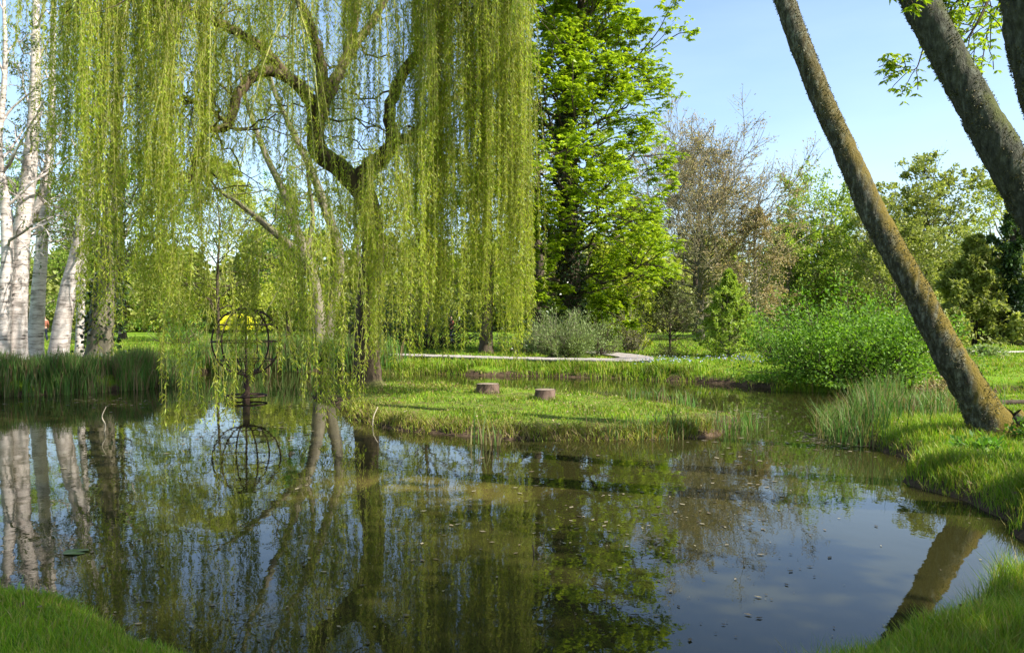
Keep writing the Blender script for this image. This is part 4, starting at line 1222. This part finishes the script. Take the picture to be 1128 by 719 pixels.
# reed belts
def reeds(name, line, width, n, hh, wd, mat=L_reed, seed=0, bend=.35):
    r = np.random.default_rng(seed); g = Geo()
    P = spline([(*p, 0) for p in line], 80)
    i = r.integers(0, 80, n); x = P[i, 0] + r.normal(0, width, n); y = P[i, 1] + r.normal(0, width, n)
    clump = fbm(x * 1.6, y * 1.6, seed + 5, 3)
    k = (clump > .36); x, y, clump = x[k], y[k], clump[k]
    l = land(x, y); k = (l > -.55); x, y, l, clump = x[k], y[k], l[k], clump[k]
    blades(g, x, y, np.maximum(height(x, y, l), -.1), hh * r.uniform(.45, 1.15, len(x)) * (.6 + .8 * clump), np.full(len(x), wd) * r.uniform(.7, 1.4, len(x)), r, 0, bend)
    return tag(g.build(name, mat), kind='stuff')


reeds('reeds', [(-14.5, 18.6), (-13, 19.4), (-11.6, 20.2), (-10.6, 21.3), (-10.6, 23), (-11.2, 25.5)], .42, 9000, .78, .022, seed=301)
reeds('reeds', [(-14.5, 20.0), (-13, 20.8), (-11.9, 21.9)], .6, 6000, .66, .022, seed=302)
reeds('reeds', [(-11.2, 27.6), (-9, 28.8), (-6.6, 28.4), (-4.6, 27.9)], .4, 7000, 1.05, .026, seed=303)
reeds('reeds', [(5.35, 11.9), (5.6, 12.9), (6.1, 13.7), (6.9, 14.6)], .34, 1700, .66, .012, seed=304, bend=.6)
reeds('reeds', [(6.3, 12.6), (7.0, 13.2), (7.6, 13.4)], .35, 1500, .4, .015, seed=305, bend=.6)
reeds('reeds', [(3.5, 12.9), (4.0, 13.3), (4.3, 13.9)], .16, 330, .42, .014, seed=306, bend=.5)
reeds('reeds', [(1.3, 12.5), (2.4, 12.5), (3.4, 13.1)], .15, 300, .34, .013, seed=307, bend=.5)
reeds('reeds', [(2.6, 17.0), (3.2, 16.4), (3.7, 15.4)], .2, 220, .35, .016, seed=308, bend=.5)
reeds('dry_grass', [(-3.4, 16.0), (-2.65, 14.4), (-1.5, 13.2), (0, 12.5), (1.2, 12.3), (2.5, 12.5), (3.4, 13.1)], .13, 3800, .17, .014, L_moss, seed=311, bend=1.3)
reeds('bank_grass', [(-7, 30.8), (-3, 28.7), (.2, 27.0), (2.4, 26.2), (3.0, 26.0), (3.4, 25.9)], .2, 2200, .15, .022, L_grass, seed=312, bend=.8)
reeds('bank_grass', [(6.6, 20.3), (8.4, 20.0), (10.6, 19.6), (12.3, 19.4)], .3, 4200, .5, .018, L_grass, seed=309, bend=.7)
reeds('bank_grass', [(-4.4, 27.0), (-2, 26.7), (1.1, 25.9), (4.0, 24.8), (5.6, 23.8)], .25, 4200, .30, .022, L_grass, seed=310, bend=.7)


def iris(label, px, d, n, hh, seed):
    r = np.random.default_rng(seed); x, y = at(px, d)
    root = empty('iris_clump', (x, y, 0), label, 'water plant', 'iris clumps in front of the island')
    g = Geo(); N = n
    xs, ys = r.normal(x, .07, N), r.normal(y, .06, N)
    blades(g, xs, ys, np.full(N, -.12), hh * r.uniform(.55, 1.1, N), r.uniform(.018, .03, N), r, 0, .3)
    g.build('leaves', L_reed, root)


iris('dark upright iris tuft in the water left of the paler one before the island', 527, 11.9, 12, .68, 401)
iris('paler iris tuft with bent blades in the water before the island', 546, 11.7, 14, .52, 402)

# floating leaves and scum
r = np.random.default_rng(500)
g = Geo()
xs = [r.normal(5.0, .5, 320), r.normal(4.6, .8, 180), r.uniform(-6, 5.2, 1800), r.normal(-9, 1.6, 260), r.normal(4.5, .35, 60), r.normal(-4.6, .6, 120), r.normal(2.2, 1.0, 120)]
ys = [r.normal(12.2, .6, 320), r.normal(15.5, 1.4, 180), np.exp(r.uniform(math.log(4.6), math.log(13), 1800)), r.normal(17.6, .7, 260), r.normal(7.3, .5, 60), r.normal(13.4, .6, 120), r.normal(7.0, 1.2, 120)]
x = np.concatenate(xs); y = np.concatenate(ys); k = (land(x, y) < -.05) & ((fbm(x * .7 + 3, y * .5 + 9, 77, 3) > .5) | (r.uniform(0, 1, len(x)) < .12)); x, y = x[k], y[k]; n = len(x)
a = r.uniform(0, 6.28, n); sz = (.012 + .045 * r.uniform(0, 1, n) ** 2.5) * np.clip(y / 7, .8, 1.8)
p = np.stack([x, y, np.full(n, .006) + r.uniform(0, .003, n)], 1)
leaves(g, p, np.stack([np.cos(a), np.sin(a), np.zeros(n)], 1), sz * 1.4, sz * .75, r, 60)
tag(g.build('floating_leaves', leaf_mat('dead_leaves', [(.05, .04, .02), (.13, .10, .06), (.28, .24, .15), (.04, .03, .015)], .1, .6, 2)), kind='stuff')

# dead leaves and daisies lying in the grass
r = np.random.default_rng(501); g = Geo()
x = np.concatenate([r.uniform(-4, 11, 1500), r.uniform(-5, 5, 900)]); y = np.concatenate([r.uniform(4, 16, 1500), r.uniform(12, 22, 900)])
k = land(x, y) > .05; x, y = x[k], y[k]; n = len(x); a = r.uniform(0, 6.28, n)
leaves(g, np.stack([x, y, height(x, y) + r.uniform(.03, .09, n)], 1), np.stack([np.cos(a), np.sin(a), r.normal(0, .4, n)], 1), r.uniform(.03, .07, n), r.uniform(.02, .04, n), r, 2)
tag(g.build('fallen_leaves', leaf_mat('dry_leaves', [(.16, .10, .05), (.26, .17, .09), (.38, .30, .18), (.12, .07, .035)], .2, .7, 2)), kind='stuff')

# pale blue spring flowers in the far grass, white daisies nearer
r = np.random.default_rng(502); g = Geo()
x = np.concatenate([r.normal(5.6, .7, 90), r.normal(8.2, .7, 110), r.normal(4.6, .5, 40)]); y = np.concatenate([r.normal(26.6, .8, 90), r.normal(27.5, 1, 110), r.normal(25.7, .3, 40)])
k = land(x, y) > .2; x, y = x[k], y[k]; n = len(x); a = r.uniform(0, 6.28, n)
leaves(g, np.stack([x, y, height(x, y) + r.uniform(.12, .26, n)], 1), np.stack([np.cos(a), np.sin(a), r.normal(.3, .5, n)], 1), r.uniform(.05, .09, n), r.uniform(.035, .06, n), r, .5)
tag(g.build('blue_flowers', leaf_mat('blue_petals', [(.22, .27, .50), (.30, .34, .55), (.4, .42, .55)], .3, .6, 2)), kind='stuff')

# lily pad
px, d = 82, CAMZ * F / (609 - HZ); x, y = at(px, d)
g = Geo(); a = np.linspace(.25, 2 * math.pi - .25, 26); rr = .085
g.add(np.vstack([np.stack([x + rr * np.cos(a) * 1.15, y + rr * np.sin(a), np.full(26, .008) + .004 * np.sin(a * 3)], 1), [[x, y, .007]]]), [[k, k + 1, 26] for k in range(25)])
tag(g.build('lily_pad', leaf_mat('lily_leaf', [(.07, .13, .03), (.08, .14, .035)], .1, .3, 3), loc=(x, y, 0)), 'single round green lily pad floating near the left bank', 'lily pad')


def stick(label, pts, ra, rb, mat, fork=None):
    g = Geo(); P = spline(pts, 14); tube(g, P, np.linspace(ra, rb, 14), 7, bump=.1, seed=3)
    if fork is not None: tube(g, spline([P[8], fork], 6), np.linspace(rb * 1.1, rb * .6, 6), 6)
    loc = tuple(float(c) for c in P[0])
    return tag(g.build('stick', mat, smooth=True, loc=loc), label, 'stick')


M_stick = plain_mat('pale_dead_wood', (.28, .24, .16), (.42, .36, .26), 8, .8)
M_wet = plain_mat('wet_dark_wood', (.02, .015, .01), (.05, .035, .025), 8, .5)
stick('pale dead branch lying from the island bank into the water', [W(412, 468, 14.2) * [1, 1, 0] + [0, 0, .02], W(428, 461, 14.35), W(448, 452, 14.5)], .022, .010, M_stick)
stick('short upright pale stick at the left corner of the island', [W(410, 470, 13.9) * [1, 1, 0] + [0, 0, -.1], W(411, 460, 13.9), W(416, 448, 14.0)], .014, .008, M_stick)
b = at(588, CAMZ * F / (612 - HZ))
stick('thin dark stick poking out of the middle of the water', [(b[0], b[1], -.1), (b[0], b[1], .03), (b[0] - .01, b[1], .09)], .009, .005, M_wet)
b = at(113, CAMZ * F / (475 - HZ))
stick('crooked pale twig standing in the water near the left reeds', [(b[0], b[1], -.1), (b[0] + .04, b[1], .1), (b[0] - .02, b[1], .25), (b[0] + .05, b[1], .42)], .014, .006, M_stick)
g = Geo(); tube(g, spline([(8.6, 13.9, gz(8.6, 13.9) + .05), (9.6, 13.95, gz(9.6, 13.9) + .06), (10.8, 14.0, gz(10.8, 14) + .05)], 20), np.linspace(.05, .045, 20), 10, bump=.1)
tag(g.build('log', M_bark_dark, smooth=True, loc=(8.6, 13.9, .3)), 'thin dark log lying on the lawn right of the mossy trunk', 'log')
print('done')
